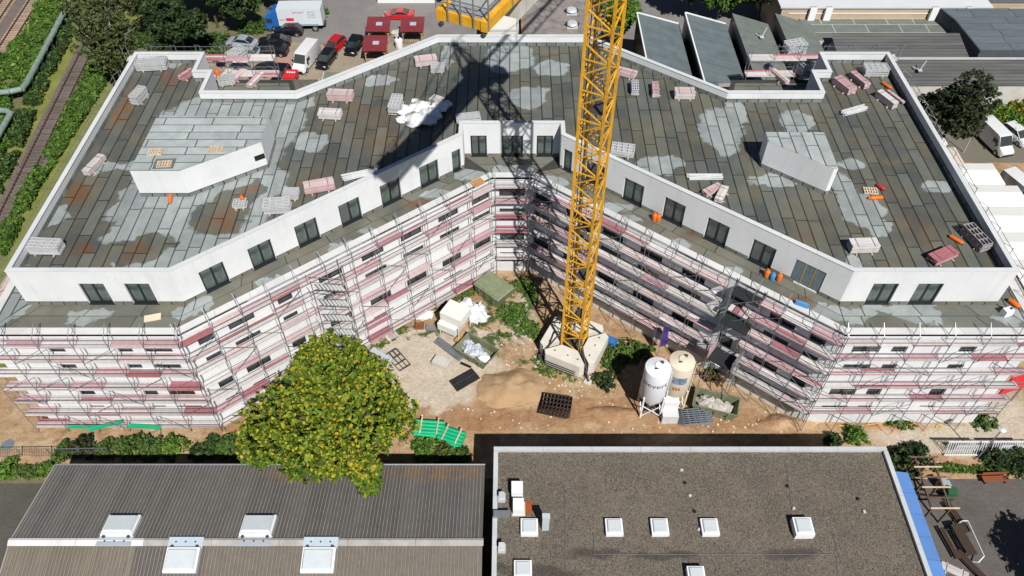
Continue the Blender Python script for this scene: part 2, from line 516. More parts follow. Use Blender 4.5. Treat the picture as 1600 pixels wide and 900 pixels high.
# the boarded opening: dark sheathing panels with two ochre battens
bo = Vector(PH[5]) + dd * 22.9 + ii * .08
mb = MB()
brd = MB().box((1.25, .03, 1.17), (2.5, .06, 2.35)).build('boarding', mat('blue_grey_board', (.11, .15, .17), .7, .2, 2), bld, (bo.x, bo.y - 50, ZT + .12), math.atan2(dd.y, dd.x))
for x in (.85, 1.65):
    MB().box((x, -.02, 1.17), (.08, .05, 2.35)).build('batten', mat('ochre_batten', (.45, .28, .08), .8), brd)
for x in (.42, 1.25, 2.08):
    MB().box((x, -.012, 1.17), (.72, .02, 2.2)).build('panel', mat('blue_grey_panel', (.13, .18, .20), .6, .25, 3), brd)
pent(6, [(2.95, 1.95), (6.4, 1.95)])
mb = MB()
for i in range(7, len(PH)):
    wall_mesh(mb, PH[i], PH[(i + 1) % len(PH)], ZT, ZP - .04, [])
mb.build('penthouse_wall', WHITE, bld, world=True)
PHi = inset(PH, .32)

# parapets: inner faces and the coping, one piece for each straight run
COPING = mat('white_coping', (.61, .63, .64), .7, .05, .5, objvar=.04)
PHo = inset(PH, -.04); PHc = inset(PH, .36)
for i in range(len(PH)):
    j = (i + 1) % len(PH)
    mb = MB()
    a, b, c, d = PHi[i], PHi[j], PH[j], PH[i]
    mb.add([(*b, ZR), (*a, ZR), (*a, ZP - .04), (*b, ZP - .04)], [(0, 1, 2, 3)])
    mb.build('parapet', WHITE, bld, world=True)
    q = [Vector(v) for v in (PHo[i], PHo[j], PHc[j], PHc[i])]
    nseg = max(1, round((q[1] - q[0]).length / 3.0)); e = .008 / max(.5, (q[1] - q[0]).length)
    for k in range(nseg):
        u0, u1 = k / nseg + (e if k else 0), (k + 1) / nseg - (e if k < nseg - 1 else 0)
        MB().prism([q[0].lerp(q[1], u0), q[0].lerp(q[1], u1), q[3].lerp(q[2], u1), q[3].lerp(q[2], u0)], ZP - .04, ZP).build('coping', COPING, bld, world=True)

# ---- bitumen sheets with ponding stains
DRYB = [(310, 340, 110, 60), (270, 200, 70, 30), (240, 310, 60, 50), (205, 300, 35, 40), (215, 350, 70, 30), (250, 260, 90, 70), (350, 245, 90, 40), (430, 195, 45, 40), (370, 165, 90, 18), (290, 395, 60, 18),
        (410, 285, 40, 28), (355, 375, 60, 16), (175, 262, 30, 18), (230, 413, 60, 10), (85, 335, 26, 14), (440, 160, 50, 14), (600, 125, 26, 8), (488, 222, 26, 15), (350, 395, 50, 18), (60, 410, 30, 6),
        (1125, 205, 34, 34), (1150, 172, 16, 22), (1245, 190, 28, 17), (828, 152, 30, 19), (862, 107, 30, 11), (795, 88, 38, 26), (1030, 258, 34, 16), (1345, 325, 34, 26), (1368, 355, 20, 14),
        (1315, 290, 26, 19), (1330, 258, 20, 11), (1465, 292, 24, 10), (1225, 282, 52, 10), (1335, 408, 15, 14), (700, 85, 10, 22), (1262, 112, 12, 5), (270, 100, 14, 6), (1205, 250, 14, 12)]
WETB = [(168, 285, 36, 20), (145, 320, 34, 32), (130, 355, 46, 18), (95, 392, 70, 26), (205, 395, 60, 19), (248, 378, 34, 13), (345, 340, 48, 30), (365, 315, 32, 24), (393, 300, 24, 16), (185, 235, 50, 20), (222, 190, 26, 50)]
RUSTB = [(125, 300, 26, 26), (120, 390, 30, 16), (215, 392, 28, 14), (350, 345, 28, 22), (390, 298, 16, 12), (270, 118, 22, 22), (190, 170, 20, 40), (600, 210, 50, 40), (1255, 365, 20, 20), (1170, 230, 25, 20), (480, 290, 20, 30), (1420, 350, 40, 40), (560, 170, 40, 15)]
def sheet_mat(name, z, dry, wet, rust, o1=(.094, .105, .098), o2=(.140, .130, .094), dim=1.0, gk=1.0):
    t = NT(name); p = t.pos()
    wob = t.vec('ADD', p, t.vec('MULTIPLY', t.vec('SUBTRACT', t.noise(p, .55, 4, .55, 'Color'), (.5, .5, .5)), (2.6, 2.6, 0)))
    dm = t.ramp(blobs(t, wob, pxblobs(dry, z)), 1.05, .95)
    wm = t.ramp(blobs(t, wob, pxblobs(wet, z)), 1.05, .95) if wet else 0.0
    dmask = t.math('MULTIPLY', dm, t.math('SUBTRACT', 1.0, wm))
    nz = t.noise(p, .35, 5, .6)
    olive = t.mix(t.ramp(nz, .4, .6), o1, o2)
    olive = t.mix(t.math('MULTIPLY', t.ramp(t.rand(), .35, .9), .55), olive, t.mix(t.ramp(t.noise(p, .6, 3), .4, .6), (.115, .135, .125), (.14, .145, .118)))
    rs = t.math('MULTIPLY', t.ramp(blobs(t, wob, pxblobs(rust[:7], z)), 1.15, .45), t.ramp(t.noise(p, .7, 5, .6), .3, .55))
    if len(rust) > 7: rs = t.math('MAXIMUM', rs, t.math('MULTIPLY', t.math('MULTIPLY', t.ramp(blobs(t, wob, pxblobs(rust[7:], z)), 1.2, .3), t.ramp(t.noise(p, .7, 5, .6), .35, .65)), .5))
    olive = t.mix(t.math('MULTIPLY', rs, .8), olive, (.175, .083, .036))
    grey = t.mix(t.ramp(t.noise(p, .9, 6, .65), .3, .7), sc3((.25, .28, .277), gk), sc3((.345, .38, .374), gk))
    c = t.mix(dmask, olive, grey)
    k = t.ramp(t.rand(), 0, 1, .84, 1.14)
    c = t.mix(1.0, c, t.n('CombineColor', {0: k, 1: k, 2: k}).outputs[0], 'MULTIPLY')
    fine = t.ramp(t.noise(p, 14, 3), .3, .7, .9, 1.08)
    c = t.mix(1.0, c, t.n('CombineColor', {0: fine, 1: fine, 2: fine}).outputs[0], 'MULTIPLY')
    if dim < 1: c = t.mix(1.0, c, (dim, dim, dim), 'MULTIPLY')
    t.bump(t.noise(p, 2.5, 5), .12, .03)
    return t.done(c, t.ramp(t.noise(p, .5, 4), .38, .62, .3, .75), 0, .5)
FELT = sheet_mat('roof_felt', ZR, DRYB, WETB, RUSTB)
MB().prism(inset(PH, .1), ZR - .3, ZR).build('roof_slab', sheet_mat('seam_bitumen', ZR, DRYB, WETB, RUSTB, dim=.3), bld, world=True)

def clip(poly, x0, x1, y0, y1):
    for ax, v, sg in ((0, x0, 1), (0, x1, -1), (1, y0, 1), (1, y1, -1)):
        out = []
        for i in range(len(poly)):
            a, b = poly[i - 1], poly[i]
            ia, ib = (a[ax] - v) * sg >= 0, (b[ax] - v) * sg >= 0
            if ia != ib:
                k = (v - a[ax]) / (b[ax] - a[ax])
                out.append((a[0] + (b[0] - a[0]) * k, a[1] + (b[1] - a[1]) * k))
            if ib:
                out.append(b)
        poly = out
        if len(poly) < 3:
            return []
    return poly
def area(p):
    return abs(sum(p[i - 1][0] * p[i][1] - p[i][0] * p[i - 1][1] for i in range(len(p)))) / 2

def sheets(name, outline, z, width, length, m, parent, gap=.11, along='y', limit=300, thick=.018, seed=3):
    rr = random.Random(seed)
    xs = [p[0] for p in outline]; ys = [p[1] for p in outline]
    out = []
    if along == 'y':
        a0, a1, b0, b1 = min(xs), max(xs), min(ys), max(ys)
    else:
        a0, a1, b0, b1 = min(ys), max(ys), min(xs), max(xs)
    a = a0
    while a < a1:
        b = b0 - rr.random() * length
        while b < b1:
            l = length * rr.choice((1, 1, 1, .8))
            bb = min(b + l, b1 + 1)
            box = (a + gap / 2, a + width - gap / 2, b + gap / 2, bb - gap / 2) if along == 'y' else (b + gap / 2, bb - gap / 2, a + gap / 2, a + width - gap / 2)
            q = clip(outline, *box)
            if q and area(q) > .05:
                out.append(q)
            b = bb
        a += width
    out.sort(key=lambda q: -area(q) / (sum(p[1] for p in q) / len(q)))
    for q in out[:limit]:
        cx = sum(p[0] for p in q) / len(q); cy = sum(p[1] for p in q) / len(q)
        mb = MB().prism([(p[0] - cx, p[1] - cy) for p in q], 0, thick)
        o = mb.build(name, m, parent, (cx, cy, z), world=True)
    if len(out) > limit:
        mb = MB()
        for q in out[limit:]:
            mb.prism(q, z, z + thick)
        tag(mb.build(name, m, parent, world=True), kind='stuff')
sheets('felt_sheet', inset(PH, .33), ZR, 1.02, 5.2, FELT, bld)
# upturned strips along the parapet foot
UPT = mat('felt_upturn', (.16, .18, .17), .8, .25, .6, col2=(.24, .265, .255), objvar=.18, world=True)
def upturn(name, p0, p1, z, h, m, side=1, step=1.02, t=.05):
    p0 = Vector(p0); p1 = Vector(p1); L = (p1 - p0).length; d = (p1 - p0) / L; nn = Vector((-d.y, d.x)) * side
    n = max(1, round(L / step)); w = L / n
    q = p0 + nn * .012
    MB().box((L / 2, 0, h / 2 + .02), (L - .01, .02, h + .05)).build('flashing_strip', BITUM, bld, (q.x, q.y - 50, z - .01), math.atan2(d.y, d.x))
    me = MB().box((w / 2, 0, h / 2), (w - .09, t, h)).mesh(name, m)
    for i in range(n):
        q = p0 + d * (w * i) + nn * (t / 2 + .004)
        ob(name, me, bld, (q.x, q.y - 50, z), math.atan2(d.y, d.x))
for i in list(range(7, len(PH))):
    upturn('felt_upturn', PHi[i], PHi[(i + 1) % len(PH)], ZR + .02, .34, UPT)
# terrace felt
DRYT = [(130, 495, 45, 10), (0, 490, 30, 25), (30, 470, 20, 30), (285, 490, 20, 14), (310, 475, 20, 12), (600, 358, 40, 8), (545, 385, 30, 8), (680, 305, 25, 8), (430, 440, 25, 10), (740, 275, 30, 10), (800, 265, 30, 8),
        (980, 345, 25, 8), (960, 325, 30, 8), (1060, 385, 25, 8), (1140, 425, 20, 6), (1330, 492, 40, 12), (1440, 495, 40, 12), (1410, 480, 60, 8), (1570, 495, 30, 14), (1290, 490, 20, 10), (860, 285, 30, 10)]
WETT = [(75, 495, 32, 12), (205, 495, 24, 11), (1375, 502, 20, 8), (1545, 487, 28, 10)]
TFELT = sheet_mat('terrace_felt', ZT, DRYT, WETT, [(650, 320, 30, 8), (1080, 370, 30, 8), (1240, 470, 30, 10)], (.13, .135, .115), (.19, .18, .14))
def strip(i, k, n, wd):
    """sheets laid along the terrace between facade line and penthouse"""
    a, b = Vector(MT[i]), Vector(MT[i + 1]); c, d = Vector(k[0]), Vector(k[1])
    L = (b - a).length; m = max(1, round(L / 4.6))
    for r_ in range(n):
        off = rnd.random() * .5
        cuts = [0] + [min(1, max(0, (q + off) / m)) for q in range(m)] + [1]
        for s0, s1 in zip(cuts[:-1], cuts[1:]):
            if (s1 - s0) * L < .3: continue
            g = .045 / L; g2 = .05
            u0, u1 = r_ / n + .014, (r_ + 1) / n - .014
            def pt(s, u):
                e = a.lerp(b, s); f = c.lerp(d, s)
                return e.lerp(f, u)
            q = [pt(s0 + g, u0), pt(s1 - g, u0), pt(s1 - g, u1), pt(s0 + g, u1)]
            cc = sum(q, Vector((0, 0))) / 4
            MB().prism([(p.x - cc.x, p.y - cc.y) for p in q], 0, .02).build('terrace_sheet', TFELT, bld, (cc.x, cc.y, ZT), world=True)
strip(0, (PH[0], PH[1]), 2, 0)
strip(1, (PH[1], PH[2]), 2, 0)
strip(2, (PH[3], PH[4]), 2, 0)
strip(3, (PH[5], PH[6]), 2, 0)
strip(4, (PH[6], PH[7]), 2, 0)
for sg in (-1, 1):
    q = [(sg * 40.1, 38.3), (sg * 38.4, 40.7), (sg * 38.1, 71), (sg * 40.1, 71)]
    if sg > 0: q = q[::-1]
    sheets('terrace_sheet', q, ZT, .9, 4.6, TFELT, bld, limit=60)
    q = [(sg * 29.2, 64.2), (sg * 21.2, 64.6), (sg * 23.4, 71), (sg * 30.8, 71), (sg * 30.8, 67.8), (sg * 29.2, 67.6)]
    if sg > 0: q = q[::-1]
    sheets('terrace_sheet', q[::-1], ZT, .9, 4.6, TFELT, bld, along='x', limit=60)
TUP = mat('terrace_upturn', (.17, .165, .13), .8, .2, 1.5, objvar=.15)
for i, dd_ in ((0, [(5.9, 1.95), (9.4, 1.95)]), (1, cd), (3, [(1.35, 1.5), (4.5, 1.95), (7.5, 1.5)]), (5, [(Lc - s, w) for s, w in cd[::-1]]), (6, [(2.95, 1.95), (6.4, 1.95)])):
    p0 = Vector(PH[i]); p1 = Vector(PH[i + 1]); L = (p1 - p0).length; d = (p1 - p0) / L
    cuts = [0] + sum([[s - w / 2 - .03, s + w / 2 + .03] for s, w in sorted(dd_)], []) + [L]
    for a, b in zip(cuts[::2], cuts[1::2]):
        if b - a > .2:
            upturn('terrace_upturn', p0 + d * a, p0 + d * b, ZT + .02, .33, TUP, side=-1, step=.95)

# roof structures (stair heads)
def head(base, z1, name_faces, felt_along, key, seed):
    MB().prism(base, ZR, z1).build('stair_head_wall', WHITE, bld, world=True)
    MB().prism(inset(base, .012), z1, z1 + .006).build('stair_head_roof', mat('seam_grey', (.09, .10, .10), .7), bld, world=True)
    z1 += .006
    sheets('felt_sheet', inset(base, .03), z1, 1.02, 4.2, key, bld, along=felt_along, limit=90, seed=seed)
    for i in name_faces:
        upturn('felt_upturn', base[i], base[(i + 1) % len(base)], ZR + .02, .34, UPT, side=-1)
ZH = 18.4
HD = sheet_mat('stair_head_felt', ZH, [(300, 225, 160, 80), (1250, 235, 120, 80)], [], [(0, 0, 1, 1)], gk=1.28)
g = lambda x, y: tuple(spot(x, y, ZH))[:2]
head([g(202.5, 267), g(281, 267), g(408, 222), g(420, 182), g(246, 180)], ZH, (0, 1, 2), 'x', HD, 5)
head([g(1196, 206), g(1200, 221), g(1303, 264.5), g(1310, 263), g(1288, 207)], ZH, (0, 1, 2), 'y', HD, 6)
MB().box((0, 0, 0), (.9, .03, .5)).build('opening', BLACK, bld, (*(Vector(g(281, 267)).lerp(Vector(g(408, 222)), .93) + Vector((.02, -.03)) - Vector((0, 50))), 17.0), math.atan2(*(Vector(g(408, 222)) - Vector(g(281, 267))).yx))
# ================================================================== scaffolding
def scaffold(label, p0, p1, levels=7, seed=0, skip=(), z_top=12.2, brace_every=3, wide=True):
    rr = random.Random(seed)
    p0 = Vector(p0); p1 = Vector(p1); L = (p1 - p0).length; d = (p1 - p0) / L
    n = max(1, round(L / 2.57)); bay = L / n
    root = thing('facade_scaffold', label, 'scaffold', (p0.x, p0.y, 0), math.atan2(d.y, d.x), 'scaffolds along the facades')
    yi, yo = -.1, (-1.0 if wide else -.84)
    f = MB()
    f.bar((0, yi, 0.02), (0, yi, z_top + .1), .045).bar((0, yo, .02), (0, yo, z_top + 1.25), .045)
    f.bar((0, yo, z_top + 1.2), (0, yi + .15, z_top + 1.9), .04).bar((0, yi + .15, z_top + 1.9), (0, yi, z_top + .1), .04)
    lv = [z_top - 1.9 * k for k in range(levels)]
    for z in lv:
        f.bar((0, yi, z - .06), (0, yo, z - .06), .05)
    fm = f.mesh('frame', STEEL)
    for i in range(n + 1):
        ob('frame', fm, root, (i * bay, 0, 0))
    pl = [MB().box((bay / 2, 0, .025), (bay - .05, .295 if wide else .36, .05)).mesh('plank', m) for m in PLANKS]
    tb = [MB().box((bay / 2, 0, .085), (bay - .06, .03, .15)).mesh('toe_board', m) for m in PLANKS]
    rl = MB().bar((0, 0, 0), (bay, 0, 0), .036).mesh('guard_rail', STEEL)
    br = MB().bar((0, 0, -.1), (bay, 0, -1.95), .035).mesh('brace', STEEL)
    br2 = MB().bar((bay, 0, -.1), (0, 0, -1.95), .035).mesh('brace', STEEL)
    def pick():
        return rr.choices(range(5), (31, 18, 25, 19, 7))[0]
    for k, z in enumerate(lv):
        for i in range(n):
            if (i, k) in skip: continue
            c = pick()
            for y in ((-.19, -.5, -.81) if wide else (-.21, -.58)):
                ob('plank', pl[c if rr.random() < .75 else pick()], root, (i * bay + rr.uniform(-.03, .03), y, z + rr.uniform(-.012, .02)), rr.uniform(-.008, .008))
            if rr.random() < .72: ob('toe_board', tb[pick()], root, (i * bay, yo + .045, z + .05))
            for h in (.55, 1.05):
                if rr.random() < .93: ob('guard_rail', rl, root, (i * bay, yo - .03, z + h))
            if (i + k) % brace_every == 0 or rr.random() < .12:
                ob('brace', br if k % 2 else br2, root, (i * bay, yo - .04, z))
    return root
V = [Vector(v) for v in MN]
dA = (V[2] - V[1]).normalized(); nA = Vector((dA.y, -dA.x)); dB = (V[4] - V[3]).normalized(); nB = Vector((dB.y, -dB.x))
scaffold('scaffold along the front of the left wing, nearest the left edge', V[0] - Vector((.8, 0)), V[1] + Vector((.2, 0)), seed=1)
scaffold('sunlit scaffold along the left courtyard facade behind the yellow tree', V[1] - dA * .2, V[2] - dA * .35, seed=2)
scaffold('short scaffold on the narrow centre facade between both wings', V[2] + Vector((.35, 0)), V[3] - Vector((.35, 0)), seed=3, levels=6)
scaffold('shaded scaffold along the right courtyard facade behind the crane', V[3] + dB * .35, V[4] + dB * .2, seed=4, levels=6, skip={(8, k) for k in range(7)})
scaffold('scaffold along the front of the right wing, nearest the right edge', V[4] - Vector((.2, 0)), V[5] + Vector((.8, 0)), seed=5, levels=6, wide=False)
scaffold('scaffold down the left end wall facing the railway track', (V[0].x, 71.5), (V[0].x, 38.6), seed=6)
scaffold('scaffold down the right end wall beside the white tents', (V[5].x, 38.6), (V[5].x, 71.5), seed=7)
scaffold('scaffold behind the back of the left wing near the parked cars', (-24.6, 71.7), (-39.8, 71.7), seed=8, z_top=15.0, levels=2)
scaffold('scaffold behind the back of the right wing near the sawtooth sheds', (39.8, 71.7), (24.6, 71.7), seed=9, z_top=15.0, levels=2)

def stair_tower(label, p, rz, run=2.6, w=.75, top=12.2, n=6, m=None):
    r = thing('stair_tower', label, 'stairs', (p[0], p[1], 0), rz, 'scaffold stair towers')
    for x in (-.15, run + .15):
        for y in (0, -w - .1):
            MB().bar((x, y, .02), (x, y, top + 1.2), .06).build('post', STEEL, r)
    for k in range(n):
        z0 = top - 2 * (k + 1); z1 = z0 + 2
        mb = MB()
        y = -.05 - w / 2
        f = MB().bar((.05, y, z1), (run - .05, y, z0), w, .06)
        o = f.build('flight', STEEL, r)
        s = MB()
        for q in range(8):
            tt = (q + .5) / 8
            s.box((run * tt, y, z1 - 2 * tt + .06), (.24, w, .04))
        s.build('tread', mat('aluminium', (.62, .63, .62), .5, .08, 3, metal=.2), o)
        for yy in (y - w / 2, y + w / 2):
            MB().bar((0, yy, z1 + .9), (run, yy, z0 + .9), .045).build('handrail', STEEL, o)
        MB().box((-.1, y, z1), (.5, w, .05)).build('landing', PLANKS[0], r)
    return r
q = V[1] + dA * 10.6 + nA * 1.06
stair_tower('zigzag aluminium stair tower on the sunlit left courtyard scaffold', q, math.atan2(dA.y, dA.x))
# material hoist on the shaded side
q = V[3] + dB * 21.0 + nB * .1
h = thing('material_hoist', 'hoist tower with dark landings in the shaded right courtyard scaffold', 'hoist', (q.x, q.y, 0), math.atan2(dB.y, dB.x))
for x in (0, 2.45):
    for y in (0, -1.2, -2.5):
        for k in range(6 if y > -2 else 3):
            MB().bar((x, y, .02 + 2.2 * k), (x, y, 2.2 * (k + 1)), .06).build('post', STEEL, h)
for k in range(6):
    MB().bar((0, -1.2, 2.2 * k), (2.45, -1.2, 2.2 * k + 2.2), .05).build('brace', STEEL, h)
    if k < 3:
        MB().bar((0, 0, 2.2 * k), (0, -2.5, 2.2 * k + 2.2), .05).bar((2.45, -2.5, 2.2 * k), (2.45, 0, 2.2 * k + 2.2), .05).build('brace', STEEL, h)
NET = mat('black_mesh_panel', (.02, .024, .026), .7, .3, 8)
MB().box((1.2, -.6, 12.3), (2.4, 1.2, .06)).build('top_landing', NET, h)
MB().box((1.2, -1.3, 9.5), (2.4, 1.4, .08)).build('platform', NET, h)
MB().box((1.2, -1.8, 5.2), (2.2, 1.6, .08)).build('platform', NET, h)
for k in range(4):
    MB().box((.3 + .45 * k, -.6, 10.4), (.36, 1.1, .05)).build('plank', PLANKS[(0, 4, 3, 0)[k]], h)
MB().box((.1, -1.9, 5.8), (.06, 1.6, 1.1)).build('side_panel', PLANKS[3], h)
MB().box((2.35, -1.9, 5.8), (.06, 1.6, 1.1)).build('side_panel', STEEL, h)
# ================================================================== tower crane
YEL = mat('crane_yellow', (.70, .33, .012), .5, .2, 2.5, col2=(.80, .43, .03), objvar=.12)
CR = thing('tower_crane', 'yellow lattice tower crane standing in the courtyard', 'crane', (5.85, 45.6, 0), -math.atan2(.447, .894))
A = .90; ZJ = 43.4
for sx in (-1, 1):
    for sy in (-1, 1):
        k = 0
        z = 1.2
        MB().box((sx * A, sy * A, (1.2 + 42.6) / 2), (.17, .17, 41.4)).build('chord', YEL, CR)
pan = 1.18; npan = 35
hm = MB().bar((-A, 0, 0), (A, 0, 0), .085).mesh('horizontal', YEL)
d1 = MB().bar((-A, 0, 0), (A, 0, pan), .085).mesh('diagonal', YEL)
d2 = MB().bar((A, 0, 0), (-A, 0, pan), .085).mesh('diagonal', YEL)
for i in range(npan):
    z = 1.3 + i * pan
    for f, (x, y, a) in enumerate(((0, -A, 0), (A, 0, math.pi / 2), (0, A, math.pi), (-A, 0, -math.pi / 2))):
        ob('diagonal', d1 if (i + f) % 2 else d2, CR, (x, y, z), a)
        if i % 2 == f % 2:
            ob('horizontal', hm, CR, (x, y, z), a)
lad = MB()
for x in (-.2, .2):
    lad.bar((x - .3, .2, 1.4), (x - .3, .2, 42), .05)
for i in range(136):
    lad.bar((-.5, .2, 1.5 + .3 * i), (-.1, .2, 1.5 + .3 * i), .03)
lad.build('ladder', STEEL, CR)
for i in range(7):
    MB().box((.25, .1, 5.5 + i * 5.6), (1.0, 1.5, .05)).build('rest_platform', DSTEEL, CR)
MB().path([(-A + .25, -A + .2, 1.5), (-A + .3, -A + .15, 20), (-A + .22, -A + .2, 42)], .035).build('power_cable', BLACK, CR)
# base with ballast
for a in range(4):
    q = [(-.8, -1.1), (-2.0, -2.3), (-1.7, -2.75), (1.7, -2.75), (2.0, -2.3), (.8, -1.1)]
    if a == 0: q = [(p[0], p[1]) for p in q]
    o = MB().prism(q, .35, 1.9).build('ballast_block', mat('pale_concrete', (.66, .63, .56), .9, .1, .8, bump=.15), CR, rz=a * math.pi / 2)
    for x in (-1.1, 0.2, 1.2):
        MB().box((x, -2.0, 1.92), (.16, .1, .06)).build('lifting_eye', DSTEEL, o)
for sx in (-1, 1):
    for sy in (-1, 1):
        MB().bar((sx * 1.0, sy * 1.0, 3.6), (sx * 2.65, sy * 2.65, .25), .11).build('strut', DSTEEL, CR)
        MB().bar((sx * .7, sy * .7, .2), (sx * 2.7, sy * 2.7, .2), .22).build('base_beam', DSTEEL, CR)
        MB().box((sx * 2.65, sy * 2.65, .12), (.7, .7, .24)).build('foot_plate', CONC, CR)
MB().box((0, 0, .8), (2.1, 2.1, 1.0)).build('base_frame', DSTEEL, CR)
for k in range(3):
    MB().bar((-1.7, -2.9, .5 + .3 * k), (1.4, -2.9, .5 + .3 * k), .07).build('side_rail', DSTEEL, CR)
# slewing unit, tower head, cab
MB().lathe([(1.25, 42.4), (1.25, 42.9), (1.5, 42.9), (1.5, 43.3)], 20).build('slewing_ring', DSTEEL, CR)
MB().box((0, 0, 44.2), (2.2, 2.4, 1.8)).build('slewing_platform', YEL, CR)
for sx in (-.8, .8):
    MB().bar((sx, .6, 45), (sx * .3, -.6, 51.5), .2).bar((sx, -1.0, 45), (sx * .3, -.6, 51.5), .2).build('tower_head', YEL, CR)
mb = MB()
for k in range(5):
    mb.bar((-.75 + .1 * k, .4, 45.6 + 1.2 * k), (.75 - .1 * k, .4, 45.6 + 1.2 * k), .1)
mb.build('head_rung', YEL, CR)
MB().box((1.8, .8, 43.9), (1.2, 1.7, 1.9)).build('cab', YEL, CR)
MB().box((1.8, 1.5, 44.0), (1.1, .5, 1.5)).build('cab_window', GLASS, CR)
# counter jib (towards the drone)
CJ = -17.75
for sx in (-1.05, 1.05):
    MB().box((sx, (CJ - 1) / 2, 43.5), (.28, abs(CJ) - 1, .46)).build('counter_jib_beam', YEL, CR)
MB().box((0, CJ + .2, 43.5), (1.78, .3, .42)).build('end_beam', YEL, CR)
for k in range(8):
    MB().box((0, CJ + 3.2 + 2 * k, 43.45), (1.78, .2, .3)).build('cross_beam', YEL, CR)
GRT = mat('grating', (.30, .31, .32), .6, .3, 9, metal=.3)
MB().box((0, (CJ - 1) / 2, 43.72), (1.75, abs(CJ) - 1.4, .04)).build('walkway_grating', GRT, CR)
MB().box((0, CJ + 1.75, 44.35), (1.45, 1.9, 1.2)).build('hoist_cabinet', mat('light_grey_paint', (.5, .53, .54), .5, .05), CR)
MB().box((0, CJ + 1.75, 44.98), (1.55, 2.0, .06)).build('cabinet_lid', mat('pale_grey_paint', (.66, .69, .69), .5, .05), CR)
for k in range(4):
    MB().box((0, CJ + 4.2 + .75 * k, 43.1), (1.55, .65, 2.6)).build('counterweight', CONC, CR)
for sx in (-1.22, 1.22):
    for k in range(8):
        MB().bar((sx, CJ + .1 + 2.2 * k, 43.3), (sx, CJ + .1 + 2.2 * k, 44.95), .05).build('railing_post', STEEL, CR)
    for z in (44.35, 44.9):
        MB().bar((sx, CJ, z), (sx, -1.2, z), .045).build('railing', STEEL, CR)
for x in (-.6, 0, .6):
    MB().bar((x, CJ - .02, 43.3), (x, CJ - .02, 44.95), .05).build('railing_post', STEEL, CR)
for z in (44.35, 44.9):
    MB().bar((-1.22, CJ - .02, z), (1.22, CJ - .02, z), .045).build('railing', STEEL, CR)
for x in (-1.0, 1.0):
    MB().tube((x, CJ - .05, 43.1), (x, CJ + .12, 43.1), .1, 10).build('hook_eye', DSTEEL, CR)
MB().tube((-1.45, CJ + .6, 43.9), (-1.45, CJ + .95, 43.9), .22, 12).build('flood_lamp', DSTEEL, CR)
for sx in (-.9, .9):
    MB().bar((sx, CJ + 2, 43.8), (sx * .3, -.6, 51.4), .09).build('pendant_bar', YEL, CR)
# main jib
JL = 44
for x, z in ((-.7, 43.5), (.7, 43.5), (0, 45.0)):
    MB().bar((x, 1.2, z), (x, JL, z), .15).build('jib_chord', YEL, CR)
for k in range(24):
    y = 1.4 + 1.75 * k
    mb = MB()
    for sx in (-.7, .7):
        mb.bar((sx, y, 43.5), (0, y + .87, 45), .09).bar((0, y + .87, 45), (sx, y + 1.75, 43.5), .09)
    mb.bar((-.7, y, 43.5), (.7, y, 43.5), .08)
    mb.build('jib_lattice', YEL, CR)
MB().bar((0, 26, 45.05), (0, -.5, 51.4), .09).build('pendant_bar', YEL, CR)
# ================================================================== stacks on the roof
GAL = mat('white_galvanised', (.60, .62, .63), .5, .12, 4, metal=.15, objvar=.1)
FRM = {}
def frame_stack(label, px, py, rz, L=2.2, W=1.1, n=7, z=ZR + .02, dz=.11, upright=False, m=None):
    m = m or GAL
    p = spot(px, py, z)
    r = thing('scaffold_frame_stack', label, 'frame stack', p, rz, 'stacks of steel scaffold frames')
    for y in (-W * .3, W * .3):
        MB().box((y * L / W * 1.0, 0, .05), (.1, W + .3, .1)).build('bearer', PALE, r)
    key = (round(L, 2), round(W, 2), m.name)
    if key not in FRM:
        f = MB()
        for y in (-W / 2, -W * .17, W * .17, W / 2):
            f.bar((-L / 2, y, 0), (L / 2, y, 0), .06)
        for k in range(5):
            x = -L / 2 + L * k / 4
            f.bar((x, -W / 2, .0), (x, W / 2, .0), .05)
        FRM[key] = f.mesh('frame', m)
    rr = random.Random(int(px * 7 + py))
    for k in range(n):
        ob('frame', FRM[key], r, (rr.uniform(-.05, .05), rr.uniform(-.04, .04), .14 + dz * k), rr.uniform(-.02, .02))
    return r
PLK = {}
def plank_stack(label, px, py, rz, L=2.3, nx=3, n=7, mix=(0, 2, 3), z=ZR + .02, w=.33, dz=.075, cap=None):
    p = spot(px, py, z)
    r = thing('plank_stack', label, 'plank stack', p, rz, 'bundles of scaffold planks')
    for x in (-L * .28, L * .28):
        MB().box((x, 0, .05), (.1, nx * w + .35, .1)).build('bearer', PALE, r)
    rr = random.Random(int(px * 3 + py))
    for k in range(n):
        for i in range(nx):
            c = rr.choice(mix) if not (cap is not None and k == n - 1) else cap
            key = (round(L, 2), round(w, 2), c)
            if key not in PLK:
                PLK[key] = MB().box((0, 0, 0), (L, w - .015, .06)).mesh('plank', PLANKS[c])
            ob('plank', PLK[key], r, (rr.uniform(-.04, .04), (i - (nx - 1) / 2) * w, .14 + dz * k))
    for x in (-L * .3, L * .3):
        MB().box((x, 0, .14 + dz * (n - .4)), (.04, nx * w + .02, .012)).build('strap', DSTEEL, r)
    return r
def tube_bundle(label, px, py, rz, L=2.4, n=18, m=None, z=ZR + .02, r0=.045):
    p = spot(px, py, z)
    r = thing('tube_bundle', label, 'tube bundle', p, rz, 'bundles of loose steel tubes')
    rr = random.Random(int(px + py)); me = MB().tube((-L / 2, 0, 0), (L / 2, 0, 0), r0, 6).mesh('tube', m or GAL)
    for k in range(n):
        lay = k // 6
        o = ob('tube', me, r, (rr.uniform(-.12, .12), (k % 6 - 2.5) * r0 * 2.4 + rr.uniform(-.02, .02), .06 + lay * r0 * 2), rr.uniform(-.05, .05))
    return r
ORG = mat('orange_paint', (.72, .16, .02), .45, .1)
